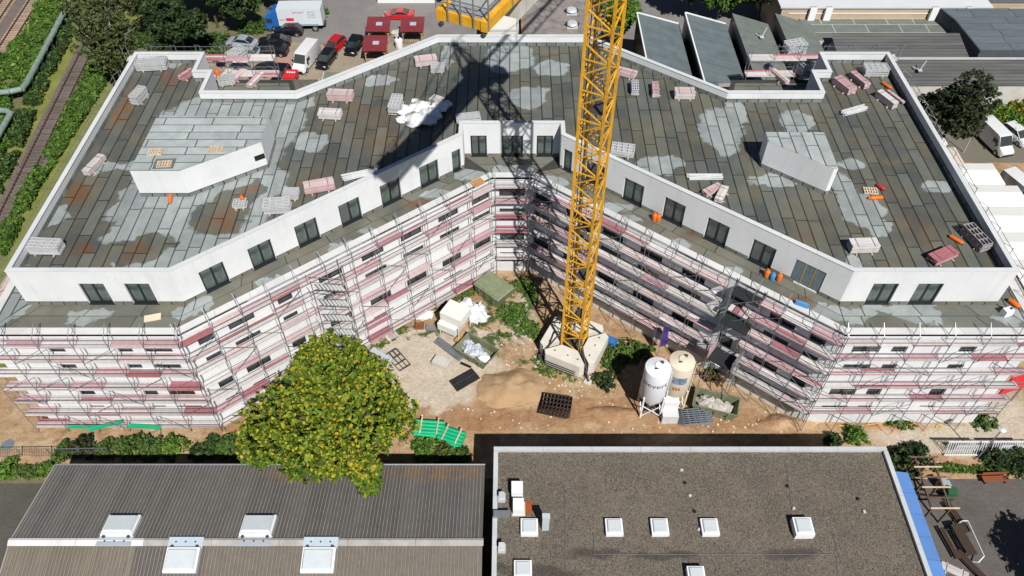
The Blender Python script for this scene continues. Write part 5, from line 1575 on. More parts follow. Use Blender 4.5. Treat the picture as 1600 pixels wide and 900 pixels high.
tr = thing('red_trailer', 'small red trailer with white lettering behind the back parapet', 'trailer', spot(456, 127, .02), 1.5)
MB().box((0, 0, .75), (2.0, 1.6, .9)).build('box', mat('trailer_red', (.6, .03, .04), .5), tr)
mb = MB()
for k in range(4): mb.box((.3, -.5 + .3 * k, 1.21), (.3, .2, .015))
mb.build('lettering', FRW, tr); wheels(tr, (0,), .9, .3); MB().bar((1.0, 0, .5), (2.0, 0, .45), .08).build('drawbar', DSTEEL, tr)
# ================================================================== sheds and houses behind
def hut(label, px, py, rz=0.):
    r = thing('timber_hut', label, 'hut', spot(px, py, 0), rz, 'red-roofed timber huts')
    w, d_, h = 2.9, 2.4, 2.1
    for x in (-w / 2 + .1, w / 2 - .1):
        for y in (-d_ / 2 + .1, d_ / 2 - .1):
            MB().box((x, y, h / 2), (.13, .13, h)).build('post', TIMBER, r)
    for s in (-1, 1):
        MB().bar((s * (w / 2 - .1), -d_ / 2 + .1, 1.5), (s * (w / 2 - .6), -d_ / 2 + .1, 2.05), .09).build('brace', TIMBER, r)
    MB().box((0, d_ / 2 - .1, 1.0), (w - .3, .06, 1.9)).build('back_wall', OW, r)
    MB().bar((-w / 2, -d_ / 2 + .1, h), (w / 2, -d_ / 2 + .1, h), .12).build('beam', TIMBER, r)
    mb = MB(); n = 15
    for i in range(n):
        x = -w / 2 - .2 + (w + .4) * i / n
        mb.bar((x + .1, -d_ / 2 - .3, h + .12), (x + .1, d_ / 2 + .2, h + .75), (w + .4) / n * .9, .05 + .03 * (i % 2))
    mb.build('roof', mat('maroon_roof', (.20, .03, .04), .6, .12, 2), r)
    MB().bar((.1, -.35, h + .42), (.1, .25, h + .57), .85, .05).build('roof_window', mat('grey_pane', (.4, .42, .48), .3), r)
    for k in range(9):
        MB().box((-w / 2 + .1 + .32 * k, -d_ / 2 + .05, .45), (.09, .05, .9)).build('picket', TIMBER, r)
hut('red-roofed hut at the back left of the group of three', 595, 63)
hut('red-roofed hut at the back right of the group of three', 647, 63)
hut('red-roofed hut at the front left of the group of three', 590, 93)
a = thing('rubbish_heap', 'heap of pale scrap between the two back huts', 'heap', spot(622, 58, .02))
lumpy('scrap', [(-.3, .2, .4, .6, .6, .5), (.3, .5, .5, .5, .5, .5), (.2, -.5, .3, .6, .6, .4)], mat('scrap', (.5, .48, .43), .8, .4, 5, bump=1, bscale=8), a, 3, .7)
a = thing('white_tank', 'white plastic tank below the scrap heap', 'tank', spot(624, 74, .02))
MB().lathe([(.5, 0), (.55, .1), (.55, 1.2), (.4, 1.35), (.2, 1.4), (.01, 1.4)], 16).build('tank', FRW, a, smooth=True); MB().tube((0, 0, 1.38), (0, 0, 1.5), .14, 10).build('cap', BLACK, a)
def lowshed(label, x0, x1, y0, y1, h, m, m2=None):
    r = thing('low_shed', label, 'shed', ((x0 + x1) / 2, (y0 + y1) / 2, 0))
    MB().box((0, 0, h / 2), (x1 - x0 - .3, y1 - y0 - .3, h)).build('wall', m2 or CONC, r)
    MB().box((0, 0, h + .06), (x1 - x0, y1 - y0, .12)).build('roof', m, r)
    for s in (-1, 1):
        MB().box((s * (x1 - x0) / 2, 0, h + .1), (.12, y1 - y0 + .06, .22)).build('edge_trim', RIM, r)
    return r
lowshed('gravel-roofed garage directly behind the back parapet', -29.4, -24.6, 81.5, 87.0, 2.5, ROOFG)
lowshed('grey-green roofed garage beside the gravel-roofed one', -24.2, -17.5, 80, 88.5, 2.6, mat('green_felt', (.17, .19, .15), .9, .15, 1))
# white hall and neighbours at the top
def block(name, label, cat, x0, x1, y0, y1, h, wm, rm, rim=None, group=None):
    r = thing(name, label, cat, ((x0 + x1) / 2, (y0 + y1) / 2, 0), 0, group)
    MB().box((0, 0, h / 2), (x1 - x0, y1 - y0, h)).build('wall', wm, r)
    MB().box((0, 0, h + .03), (x1 - x0 - .5, y1 - y0 - .5, .06)).build('roof', rm, r)
    w = .25
    for s in (-1, 1):
        MB().box((0, s * ((y1 - y0) / 2 - w / 2), h + .12), (x1 - x0 - 2 * w - .01, w, .24)).build('parapet', rim or RIM, r)
        MB().box((s * ((x1 - x0) / 2 - w / 2), 0, h + .12), (w, y1 - y0, .24)).build('parapet', rim or RIM, r)
    return r
HW = mat('hall_white', (.8, .82, .82), .6, .03, .5)
block('white_hall', 'bright white hall at the top edge behind the red sports car', 'hall', spot(588, 15, 0).x, spot(680, 15, 0).x, 111, 125, 4.5, HW, HW, HW)
OR_ = mat('ochre_wall', (.36, .2, .1), .9, .2, 2)
block('old_workshop', 'old workshop with weathered grey roof left of the crane mast', 'building', 1.2, 12.0, 86.5, 112, 5.0, OR_, mat('weathered_roof', (.2, .175, .16), .9, .3, .7, col2=(.33, .3, .28)), OR_)
block('white_annex', 'white ribbed annex wall between crane arm and workshop', 'building', -3.2, .9, 93.5, 112, 5.5, mat('cream_panel', (.74, .72, .64), .7, .05, 1), mat('cream_panel', (.74, .72, .64)))
for lb, x, y in (('roof fan on the workshop, farther one', 893, 20), ('roof fan on the workshop, nearer one', 894, 41)):
    r = thing('roof_fan', lb, 'roof fan', spot(x, y, 5.06), 0, 'roof fans of the workshop')
    MB().lathe([(.5, 0), (.5, .3), (.75, .35), (.6, .6), (.01, .65)], 14).build('hood', GAL, r); MB().box((0, 0, .05), (1.4, 1.4, .1)).build('base', RIM, r)
    for s in (-1, 1): MB().box((s * .7, .2, .25), (.4, .3, .3)).build('motor', BLACK, r)
# sawtooth sheds
sw = thing('sawtooth_factory', 'factory with four slanted grey-blue shed roofs behind the right wing', 'building', (28, 86, 0))
SR = mat('sawtooth_roof', (.115, .15, .165), .75, .15, .5, col2=(.15, .185, .195)); SG = mat('sawtooth_green', (.15, .175, .155), .8, .15, .5)
DK = mat('dark_glazing', (.018, .02, .025), .35, .3)
for k, (xa, xb) in enumerate(((16.4, 22.1), (22.7, 28.3), (28.8, 34.0), (34.4, 39.6))):
    za, zb, y0, y1 = 7.0, 5.4, 77.0, 95.6
    mb = MB(); nst = 10
    for i in range(nst):
        u0, u1 = i / nst, (i + 1) / nst
        ya_, yb_ = y0 + (y1 - y0) * u0, y0 + (y1 - y0) * u1 - .03
        mb.add([(xa, ya_, za), (xb, ya_, zb), (xb, yb_, zb), (xa, yb_, za)], [(0, 1, 2, 3)])
        mb.add([(xa, ya_, za - .05), (xb, ya_, zb - .05), (xb, yb_, zb - .05), (xa, yb_, za - .05)], [(3, 2, 1, 0)])
    mb.build('shed_roof', SR if k < 2 else SG, sw, world=True)
    MB().add([(xa, y0, 0), (xa, y1, 0), (xa, y1, za - .06), (xa, y0, za - .06)], [(0, 3, 2, 1)]).build('glazed_side', DK, sw, world=True)
    MB().add([(xa, y1, 0), (xb, y1, 0), (xb, y1, zb - .06), (xa, y1, za - .06)], [(3, 2, 1, 0)]).add([(xa, y0, 0), (xb, y0, 0), (xb, y0, zb - .06), (xa, y0, za - .06)], [(0, 1, 2, 3)]).build('gable_wall', mat('brick_gable', (.2, .12, .08), .9, .2, 3), sw, world=True)
    if k < 2:
        MB().bar((xa - .05, y0, za + .02), (xa - .05, y1, za + .02), .16, .2).bar((xa, y1 + .05, za + .02), (xb, y1 + .05, zb + .02), .16, .2).build('white_rim', FRW, sw, world=True)
bs = thing('brick_shed', 'small brick lean-to between parapet and sawtooth roofs', 'shed', (26.0, 79.5, 0))
BRK = paving('brown_brick', (.2, .12, .075), (.26, .17, .11), .22, .07, .5)
MB().box((0, 0, 3.2), (4.4, 1.5, 6.4)).build('wall', BRK, bs); MB().box((0, 0, 6.45), (4.6, 1.7, .1)).build('roof', mat('pale_tile', (.4, .36, .3), .9), bs)
# grey halls at the upper right
CORR = NT('corrugated_grey'); p = CORR.pos()
c = CORR.mix(CORR.ramp(CORR.noise(CORR.vec('MULTIPLY', p, (.12, 1.2, 1)), 1.0, 5, .6), .35, .65), (.07, .073, .073), (.115, .115, .112))
CORR = CORR.done(c, .8)
def wave_roof(r, x0, x1, y0, y1, z0, z1, pitch=.55, amp=.06):
    n = int((y1 - y0) / pitch * 4); vs = []
    for i in range(n + 1):
        u = i / n; y = y0 + (y1 - y0) * u; z = z0 + (z1 - z0) * u + amp * math.sin((y - y0) / pitch * 2 * math.pi)
        vs += [(x0, y, z), (x1, y, z)]
    MB().add(vs, [(2 * i, 2 * i + 1, 2 * i + 3, 2 * i + 2) for i in range(n)]).build('corrugated_roof', CORR, r, world=True, smooth=True)
gh = thing('corrugated_hall', 'long dark corrugated hall roof at the upper right, nearer one', 'hall', (60, 86, 0))
a = spot(1372, 125, 4.0); b = spot(1600, 94, 5.0)
wave_roof(gh, 40.5, 88, 83.6, 87.8, 4.0, 5.0)
MB().box((64, 85.7, 2.0), (46.6, 3.8, 3.9)).build('wall', CONC, gh, world=True)
MB().bar((40.4, 87.9, 5.1), (88, 87.9, 5.1), .2).build('ridge_strip', RIM, gh, world=True)
gh = thing('corrugated_hall', 'dark corrugated hall roof at the upper right, behind the nearer one', 'hall', (52, 98, 0))
wave_roof(gh, 41.5, 58.2, 88.4, 93.2, 4.6, 5.6)
MB().box((50, 90.8, 2.2), (16.2, 4.6, 4.3)).build('wall', CONC, gh, world=True)
gh = thing('felt_hall', 'pale grey-green flat roof between tan building and corrugated hall', 'hall', (49, 104, 0))
MB().box((49, 96.3, 2.1), (19.5, 5.6, 4.2)).build('wall', CONC, gh, world=True)
sheets('roof_sheet', [(39.2, 93.5), (58.6, 93.5), (58.6, 99.0), (39.2, 99.0)], 4.2, 2.05, 4.5, mat('pale_green_felt', (.155, .18, .165), .85, .15, .6, objvar=.1), gh, along='x', limit=60)
gh = thing('grey_hall', 'higher flat grey hall at the right edge above the corrugated roofs', 'hall', (74, 99, 0))
MB().prism([(58.8, 88.2), (90, 88.2), (90, 98.6), (57.5, 98.6), (58.4, 95.5)], 0, 6.0).build('wall', mat('slate_wall', (.07, .08, .095), .8), gh, world=True)
sheets('roof_sheet', inset([(58.8, 88.2), (90, 88.2), (90, 98.6), (57.5, 98.6), (58.4, 95.5)], .15), 6.0, 1.6, 7, mat('slate_felt', (.12, .145, .16), .8, .12, .6, objvar=.08), gh, along='x', limit=80)
TAN = mat('tan_render', (.50, .39, .27), .9, .08, .6)
th_ = thing('tan_building', 'long tan building with white roof at the top right edge', 'building', (52, 114, 0))
MB().box((50.5, 105.6, 2.9), (28, 13, 5.8)).build('wall', TAN, th_, world=True)
MB().box((50.5, 105.6, 5.9), (28.6, 13.4, .2)).build('roof', mat('pale_roof', (.62, .64, .66), .7, .05, .4), th_, world=True)
MB().box((50.5, 99.06, 5.0), (26, .06, .12)).build('string_course', FRW, th_, world=True)
for x in (40.6, 42.7, 57.0, 61.6):
    MB().box((x, 98.8, 5.0), (.9, .5, 2.0)).build('vent_cabinet', FRW, th_, world=True)
MB().box((63.4, 99.05, 4.9), (1.8, .08, 1.3)).build('window', GLASS, th_, world=True)
th_ = thing('tan_building', 'lower tan building with dark roof in the top right corner', 'building', (76, 116, 0))
MB().box((77, 107.6, 2.6), (23, 13, 5.2)).build('wall', TAN, th_, world=True); MB().box((77, 107.8, 5.3), (23.4, 13, .2)).build('roof', mat('dark_roof', (.12, .12, .13), .8), th_, world=True)
MB().box((72, 101.06, 4.6), (7, .06, .12)).build('string_course', FRW, th_, world=True); MB().box((70, 101.05, 3.9), (2.2, .08, .7)).build('window', GLASS, th_, world=True)
for lb, x, y, z in (('bent grey pipe on the third sawtooth roof', 1190, 58, 6.4), ('white antenna on the nearer corrugated hall', 1437, 110, 4.9)):
    r = thing('roof_mast', lb, 'roof mast', spot(x, y, z), 0)
    MB().path([(-.6, .8, 0), (0, 0, .05), (.5, .3, 1.2)], .07, 6).build('mast', GAL, r); MB().box((0, 0, .05), (.5, .5, .1)).build('foot', GAL, r)
# white tents beside the right wing
TENT = mat('tent_white', (.80, .80, .77), .7, .03, .8)
for k, (x0, x1, y0, y1, h, lb) in enumerate(((43.5, 50.6, 73.5, 77.5, 2.9, 'white tent roof beside the right parapet, farthest'), (43.5, 51.6, 70.2, 73.4, 2.5, 'cream platform roof with a coiled hose beside the right parapet'), (43.5, 54.4, 66.4, 70.0, 2.9, 'white tent roof beside the right parapet, third from the back'), (43.5, 55.6, 62.8, 66.2, 2.9, 'white tent roof beside the right parapet, fourth from the back'), (43.5, 57, 58.9, 62.6, 2.9, 'white tent roof beside the right parapet, fifth from the back'), (43.5, 57.5, 55, 58.7, 2.9, 'white tent roof beside the right parapet, sixth from the back'), (43.5, 58, 51.2, 54.8, 2.9, 'white tent roof beside the right parapet, nearest the front'))):
    r = thing('white_tent', lb, 'tent', ((x0 + x1) / 2, (y0 + y1) / 2, 0), 0, 'white tents along the right wing')
    a_, b_ = (x1 - x0) / 2, (y1 - y0) / 2
    MB().loft([[(-a_, -b_, z_), (a_, -b_, z_), (a_, b_, z_), (-a_, b_, z_)] if z_ <= h else [(-a_ + .3, -b_ * .15, z_), (a_ - .3, -b_ * .15, z_), (a_ - .3, b_ * .15, z_), (-a_ + .3, b_ * .15, z_)] for z_ in (h - .25, h, h + (.35 if k != 1 else .04))]).build('roof', TENT if k != 1 else mat('cream_deck', (.62, .56, .46), .8, .06, 2), r)
    for sx in (-1, 1):
        for sy in (-1, 1):
            MB().box((sx * (a_ - .1), sy * (b_ - .1), (h - .25) / 2), (.1, .1, h - .25)).build('post', STEEL, r)
    if k != 1: MB().box((0, b_ - .06, h / 2), (2 * a_ - .2, .04, h - .3)).build('side_wall', TENT, r)
hz = thing('hose_coil', 'black hose coil lying on the cream platform roof', 'hose', (47.6, 71.8, 2.6))
mb = MB()
for k in range(3):
    q = [(math.cos(i * .52) * (.7 + .1 * k), math.sin(i * .52) * (.35 + .06 * k), .03 + .05 * k) for i in range(13)]
    mb.path(q, .04, 5)
mb.build('hose', BLACK, hz)
lp2 = thing('lamp_post', 'white street lamp between dark tree and white tents', 'lamp post', spot(1505, 238, 0), 0)
MB().tube((0, 0, 0), (0, 0, 5.0), .07, 8, .05).build('pole', GAL, lp2); MB().bar((0, 0, 5), (.7, .1, 5.15), .1).build('arm', GAL, lp2); MB().box((.95, .13, 5.18), (.6, .25, .1)).build('lamp_head', GAL, lp2)
# district heating pipe
PG = mat('pipe_green', (.17, .25, .21), .6, .15, 1.2, col2=(.27, .34, .30))
hp_ = thing('heating_pipe', 'thick pale green heating pipe beside the railway', 'pipe', (-64, 90, 0))
pts = [spot(108, 4, 1.6), spot(42, 129, 1.6), spot(34, 139, 1.6), spot(16, 143, 1.6), spot(-40, 148, 1.6)]
MB().path(pts, .36, 14).build('pipe', PG, hp_, world=True, smooth=True)
for k in range(9):
    q = pts[0].lerp(pts[1], (k + .5) / 9)
    d_ = (pts[1] - pts[0]).normalized()
    MB().tube(q - d_ * .08, q + d_ * .08, .4, 14).build('band', PG, hp_, world=True)
    MB().box((q.x, q.y, .6), (.3, .3, 1.2)).build('support', CONC, hp_, world=True)
hp2 = thing('heating_pipe', 'short bend of green heating pipe at the left edge', 'pipe', (-68, 82, 0))
pts = [spot(-40, 170, 1.6), spot(10, 173, 1.6), spot(17, 177, 1.6), spot(2, 203, 1.6), spot(-40, 280, 1.6)]
MB().path(pts, .36, 14).build('pipe', PG, hp2, world=True, smooth=True)
for q in (pts[1], pts[3]):
    MB().box((q.x, q.y, .6), (.3, .3, 1.2)).build('support', CONC, hp2, world=True)
# ================================================================== vegetation
def leaf_mat(name, tint=1.0):
    t = NT(name)
    a = t.n('Attribute', attribute_name='leafcol').outputs['Color']
    t.b.inputs['Transmission Weight'].default_value = 0
    t.b.inputs['Subsurface Weight'].default_value = 0
    m = t.done(a, .6, 0, .3)
    tr = t.n('BsdfTranslucent', {'Color': a})
    mx = t.n('MixShader', {0: .28, 1: t.b.outputs[0], 2: tr.outputs[0]})
    t.t.links.new(mx.outputs[0], t.t.nodes['Material Output'].inputs[0])
    return m
LEAF = leaf_mat('leaf')
BARK = mat('bark', (.10, .075, .055), .95, .3, 6)
BIRCH = mat('birch_bark', (.6, .58, .54), .9, .3, 8)
def leaves(name, pts, per, size, cols, parent, seed=0, spread=.5, up=.5, loc=(0, 0, 0), world=False, aspect=.5):
    """pts: clump centres; every clump is `per` pointed leaves around it"""
    rg = np.random.default_rng(seed)
    pts = np.asarray(pts, float); N = len(pts) * per
    c = np.repeat(pts, per, 0)
    d = rg.normal(size=(N, 3)); d[:, 2] += up * .3; d /= np.linalg.norm(d, axis=1)[:, None]
    c = c + d * (rg.random((N, 1)) * spread)
    nrm = d * .6 + rg.normal(size=(N, 3)) * .5; nrm[:, 2] += up; nrm /= np.linalg.norm(nrm, axis=1)[:, None]
    ax = np.cross(nrm, rg.normal(size=(N, 3))); ax /= np.linalg.norm(ax, axis=1)[:, None]
    bx = np.cross(nrm, ax)
    s = size * (.6 + .8 * rg.random((N, 1))) * np.repeat(.65 + .75 * rg.random((len(pts), 1)), per, 0)
    v = np.stack([c - ax * s, c - bx * s * aspect, c + ax * s - nrm * s * .25, c + bx * s * aspect], 1).reshape(-1, 3)
    me = bpy.data.meshes.new(name)
    me.vertices.add(4 * N); me.loops.add(4 * N); me.polygons.add(N)
    me.vertices.foreach_set('co', v.astype(np.float32).ravel())
    me.loops.foreach_set('vertex_index', np.arange(4 * N, dtype=np.int32))
    me.polygons.foreach_set('loop_start', np.arange(0, 4 * N, 4, dtype=np.int32))
    me.polygons.foreach_set('loop_total', np.full(N, 4, dtype=np.int32))
    cols = np.asarray(cols, float)
    ci = rg.integers(0, len(cols), len(pts)).repeat(per)
    mixin = rg.random(N) < .35
    ci[mixin] = rg.integers(0, len(cols), mixin.sum())
    col = cols[ci] * (.8 + .4 * rg.random((N, 1)))
    at = me.attributes.new('leafcol', 'FLOAT_COLOR', 'POINT')
    cc = np.concatenate([np.repeat(col, 4, 0), np.ones((4 * N, 1))], 1).astype(np.float32)
    at.data.foreach_set('color', cc.ravel())
    me.materials.append(LEAF); me.update(); me.validate()
    return ob(name, me, parent, loc, 0, world)
def crown_pts(n, R_, H_, zc, seed, lobes=14, shell=.75, extra=()):
    rr = random.Random(seed); L = list(extra) * 2
    for k in range(lobes):
        while True:
            x, y, z = rr.uniform(-1, 1), rr.uniform(-1, 1), rr.uniform(-.8, 1)
            q = math.sqrt(x * x + y * y + z * z)
            if .35 < q < 1: break
        L.append((x * R_ * .68, y * R_ * .68, zc + z * H_ * .68, rr.uniform(.3, .5)))
    L.append((0, 0, zc, .5)); out = []
    while len(out) < n:
        x, y, z, f = rr.choice(L)
        a = rr.gauss(0, 1), rr.gauss(0, 1), rr.gauss(0, 1); q = math.sqrt(sum(i * i for i in a)) + 1e-6
        s = rr.uniform(shell, 1.0)
        out.append((x + a[0] / q * f * R_ * s, y + a[1] / q * f * R_ * s, max(.3, z + a[2] / q * f * H_ * s)))
    return out, L
DKG = [(0.03, 0.061, 0.019), (0.041, 0.081, 0.024), (0.061, 0.101, 0.03), (0.027, 0.047, 0.019)]
MIDG = [(0.068, 0.135, 0.027), (0.095, 0.176, 0.034), (0.047, 0.101, 0.024), (0.121, 0.189, 0.041)]
BRG = [(0.13, 0.247, 0.033), (0.091, 0.195, 0.026), (0.182, 0.286, 0.046), (0.065, 0.143, 0.023)]
YEG = [(.30, .30, .03), (.20, .25, .025), (.12, .19, .022), (.36, .30, .035), (.06, .10, .015)]
BIR = [(0.101, 0.128, 0.041), (0.081, 0.115, 0.034), (0.135, 0.155, 0.054), (0.054, 0.081, 0.027)]
def tree(name, label, x, y, h, R_, cols, n=900, per=7, size=.28, trunk=None, group=None, zc=None, Hh=None, seed=1, lean=(0, 0), shell=.7, flowers=None, rt=.22, lobes=14, extra=()):
    r = thing(name, label, 'tree', (x, y, 0), 0, group)
    zc = zc or h * .62; Hh = Hh or h * .38
    P_, L = crown_pts(n, R_, Hh, zc, seed, lobes, shell, extra)
    rr = random.Random(seed)
    tm = trunk or BARK
    mb = MB(); top = Vector((lean[0], lean[1], zc + Hh * .3)); base = Vector((0, 0, 0)); prev = base
    for k in range(1, 6):
        q = base.lerp(top, k / 5) + Vector((rr.uniform(-.1, .1), rr.uniform(-.1, .1), 0))
        mb.tube(prev, q, rt * (1 - (k - 1) / 6.5), 8, rt * (1 - k / 6.5)); prev = q
    mb.build('trunk', tm, r)
    lb = MB()
    for lx, ly, lz, f in L[:-1]:
        a = base.lerp(top, max(.3, min(.95, (lz / (zc + Hh)) * .8))); e = Vector((lx, ly, lz)); m_ = a.lerp(e, .5) + Vector((0, 0, .25))
        lb.tube(a, m_, rt * .42, 6, rt * .3); lb.tube(m_, e, rt * .3, 6, rt * .12)
        for j in range(3):
            e2 = e + Vector((rr.uniform(-1, 1), rr.uniform(-1, 1), rr.uniform(-.3, .8))) * f * R_ * .9
            lb.tube(e, e2, rt * .12, 5, rt * .05)
    lb.build('limb', tm, r)
    leaves('crown', P_, per, size, cols, r, seed, spread=size * 1.9)
    if flowers:
        hi = sorted(P_, key=lambda q: -(q[2] - zc) / Hh - .5 * math.hypot(q[0] / R_, q[1] / R_))[:int(n * .42)]
        leaves('seed_cluster', [(a[0] * 1.02, a[1] * 1.02, a[2] + size * .7) for a in hi], 4, size * .55, flowers, r, seed + 1, spread=size * .7, up=1.0, aspect=.8)
    return r
tree('leafy_tree', 'large yellow-green tree in the foreground overlapping the ribbed shed', -14.6, 34.6, 11.5, 6.7, [(.12, .205, .02), (.16, .25, .022), (.085, .15, .016), (.06, .105, .013), (.21, .28, .028)], n=6400, per=9, size=.195, zc=6.4, Hh=4.3, seed=5, shell=.72, lobes=26, rt=.36,
     extra=[(3.2, -4.4, 5.4, .18), (3.6, -5.4, 5.0, .12), (-5.2, -2.0, 5.0, .3), (1.0, -3.6, 6.2, .3)], flowers=[(.50, .42, .03), (.46, .44, .035), (.54, .36, .03), (.40, .42, .03)])
gT = 'trees along the railway'
tree('birch_tree', 'birch with pale trunk leaning beside the back left roof corner', -50.5, 88.5, 12, 4.2, BIR, n=900, per=7, size=.22, trunk=BIRCH, group=gT, seed=11, lean=(-2.0, 1.5), rt=.15, lobes=22)
tree('birch_tree', 'tall birch at the end of the single railway track', -55.5, 97, 13, 4.6, BIR, n=1000, per=7, size=.22, trunk=BIRCH, group=gT, seed=12, lean=(-1.5, 1), rt=.16, lobes=22)
tree('birch_tree', 'birch between the dark trees at the top left', -49, 100, 14, 4.6, BIR, n=1000, per=7, size=.22, trunk=BIRCH, group=gT, seed=13, lean=(-1.2, .5), rt=.16, lobes=22)
tree('broadleaf_tree', 'dark tree right behind the back left roof corner', -44.2, 95, 11, 4.4, DKG, n=1000, per=7, size=.26, group=gT, seed=14)
tree('broadleaf_tree', 'dark tree at the top left, second from the birches', -42.5, 104, 13, 4.8, MIDG[:3] + DKG, n=1000, per=7, size=.26, group=gT, seed=15)
tree('broadleaf_tree', 'dark round tree left of the silver cars', -37.8, 102.5, 9.5, 3.4, DKG + MIDG[:1], n=800, per=7, size=.24, group=gT, seed=16)
tree('broadleaf_tree', 'green tree at the top edge left of the lorry', -35.5, 109, 9, 3.6, MIDG, n=800, per=7, size=.24, group=gT, seed=17)
tree('broadleaf_tree', 'dark tree at the top edge behind the birches', -55, 108, 13, 5.0, DKG + BIR[:2], n=1000, per=7, size=.26, group=gT, seed=18)
tree('broadleaf_tree', 'dark tree between birches and dark round tree at the top edge', -46, 111, 12, 5.0, DKG, n=1000, per=7, size=.26, group=gT, seed=19)
tree('broadleaf_tree', 'very dark dense tree beside the right end wall', 51.5, 76.2, 10.5, 4.6, [(.035, .055, .022), (.045, .065, .028), (.07, .085, .04), (.026, .038, .018)], n=1600, per=8, size=.24, seed=20, group='trees behind the right wing')
tree('broadleaf_tree', 'bright green tree between crane mast and first sawtooth roof', 14.2, 99.5, 8, 3.2, BRG, n=700, per=7, size=.26, seed=21, group='trees behind the right wing')
tree('broadleaf_tree', 'dark tree above the second sawtooth roof', 25.5, 107, 10, 3.8, DKG, n=800, per=7, size=.26, seed=22, group='trees behind the right wing')
tree('broadleaf_tree', 'bright green tree at the top edge above the sawtooth roofs', 29.5, 105, 9, 3.4, MIDG + BRG[:2], n=800, per=7, size=.26, seed=23, group='trees behind the right wing')
tree('broadleaf_tree', 'dark tree at the top edge between sawtooth roofs and tan building', 35.5, 105, 10, 3.8, DKG + MIDG[:1], n=900, per=7, size=.26, seed=24, group='trees behind the right wing')
tree('broadleaf_tree', 'small tree in the lower right corner of the yard', 42.2, 22.3, 7, 2.4, MIDG, n=500, per=7, size=.22, seed=26)
def bush(label, px, py, rad, h, cols, seed, z=0., n=None, size=.17, group='bushes', name='bush'):
    p_ = spot(px, py, z)
    r = thing(name, label, 'bush', p_, 0, group)
    n = n or int(60 * rad * max(rad, h)) + 40
    rr = random.Random(seed); pts = []
    for k in range(n):
        a = rr.random() * 6.283; u = math.sqrt(rr.random()); z_ = h * math.sqrt(max(0, 1 - u * u)) * rr.uniform(.55, 1.05)
        wob = 1 + .25 * math.sin(3 * a + seed) + .15 * math.sin(7 * a)
        pts.append((rad * u * wob * math.cos(a), rad * u * wob * math.sin(a), max(.1, z_)))
    leaves('foliage', pts, 6, size, cols, r, seed, spread=size * 1.6)
    st = MB()
    for k in range(5):
        a = k * 1.256 + seed
        st.tube((0, 0, 0), (math.cos(a) * rad * .6, math.sin(a) * rad * .6, h * .7), .035, 5, .012)
    st.build('stem', BARK, r)
    return r
hedge = [(105, 708, .9, 1.2, 'dark green hedge bush leftmost behind the shed'), (130, 703, 1.1, 1.5, 'dark green hedge bush second from the left behind the shed'), (165, 706, 1.0, 1.1, 'reddish hedge bush third from the left behind the shed'), (205, 702, 1.2, 1.4, 'green hedge bush fourth from the left behind the shed'), (240, 704, 1.2, 1.3, 'green hedge bush fifth from the left behind the shed'), (275, 702, 1.0, 1.6, 'yellow-green hedge bush sixth from the left behind the shed'), (310, 708, .7, .8, 'low hedge bush seventh from the left behind the shed'), (335, 705, 1.2, 1.3, 'dark hedge bush eighth from the left behind the shed'), (362, 702, 1.2, 1.5, 'hedge bush next to the big tree on its left')]
for k, (x, y, a, h_, lb) in enumerate(hedge):
    bush(lb, x, y, a, h_ * .85, [MIDG, DKG + [(.06, .02, .02)], MIDG + [(.12, .05, .03)], MIDG, MIDG, BRG, DKG, DKG + MIDG, MIDG][k], 40 + k, group='hedge behind the ribbed shed')
for k, (x, y, a, h_, lb, c) in enumerate([(665, 705, 1.2, 1.0, 'green bush right of the big tree above the shed roof', BRG), (695, 712, 1.1, .9, 'brownish bush between green pipes and shed roof', MIDG + [(.14, .07, .035)]), (722, 715, .8, .8, 'small bush at the right end of the shed roof', MIDG),
        (15, 735, .9, .9, 'green weed clump at the left edge below the fence', BRG), (75, 735, .8, .6, 'weed clump beside the left verge of the shed', BRG), (945, 598, 1.0, .9, 'dark bush in the silo shadow', DKG), (960, 560, 1.6, .8, 'green weeds between crane base and silos', MIDG + YEG[2:3]), (990, 552, 1.5, .8, 'weeds behind the white silo', MIDG + YEG[2:3]),
        (1335, 685, .9, 1.1, 'green bush above the gravel roof corner', BRG), (1300, 690, .7, .7, 'dark leafless bush left of the green one above the gravel roof', DKG), (1408, 725, 1.3, 1.4, 'dark bush at the upper right corner of the gravel roof', DKG + MIDG[:1]), (1428, 712, 1.1, 1.2, 'dark bush by the pergola', DKG), (1555, 722, 1.4, 1.3, 'dark round bush on the lawn by the fence', DKG), (1590, 725, 1.4, 1.4, 'dark bush at the right edge of the lawn', DKG + MIDG[:1]),
        (1535, 660, 1.0, .6, 'weeds at the foot of the right front scaffold end', MIDG), (1400, 657, 1.2, .5, 'low weeds under the right front scaffold', MIDG), (1115, 590, .9, .9, 'dry brown bush at the hoist foot', [(.2, .11, .05), (.14, .12, .05), (.07, .09, .03)]), (500, 25, 1.3, 1.4, 'bright bush right of the lorry', BRG), (440, 138, 1.0, 1.0, 'bush behind the back parapet by the red trailer', MIDG), (390, 50, 1.6, 1.5, 'green bush left of the black cars', MIDG), (415, 45, 1.4, 1.3, 'bush below the blue cab of the lorry', MIDG),
        (768, 42, .9, .8, 'small bush under the crane arm', MIDG)]):
    bush(lb, x, y, a, h_, c, 70 + k, group='bushes around the site')
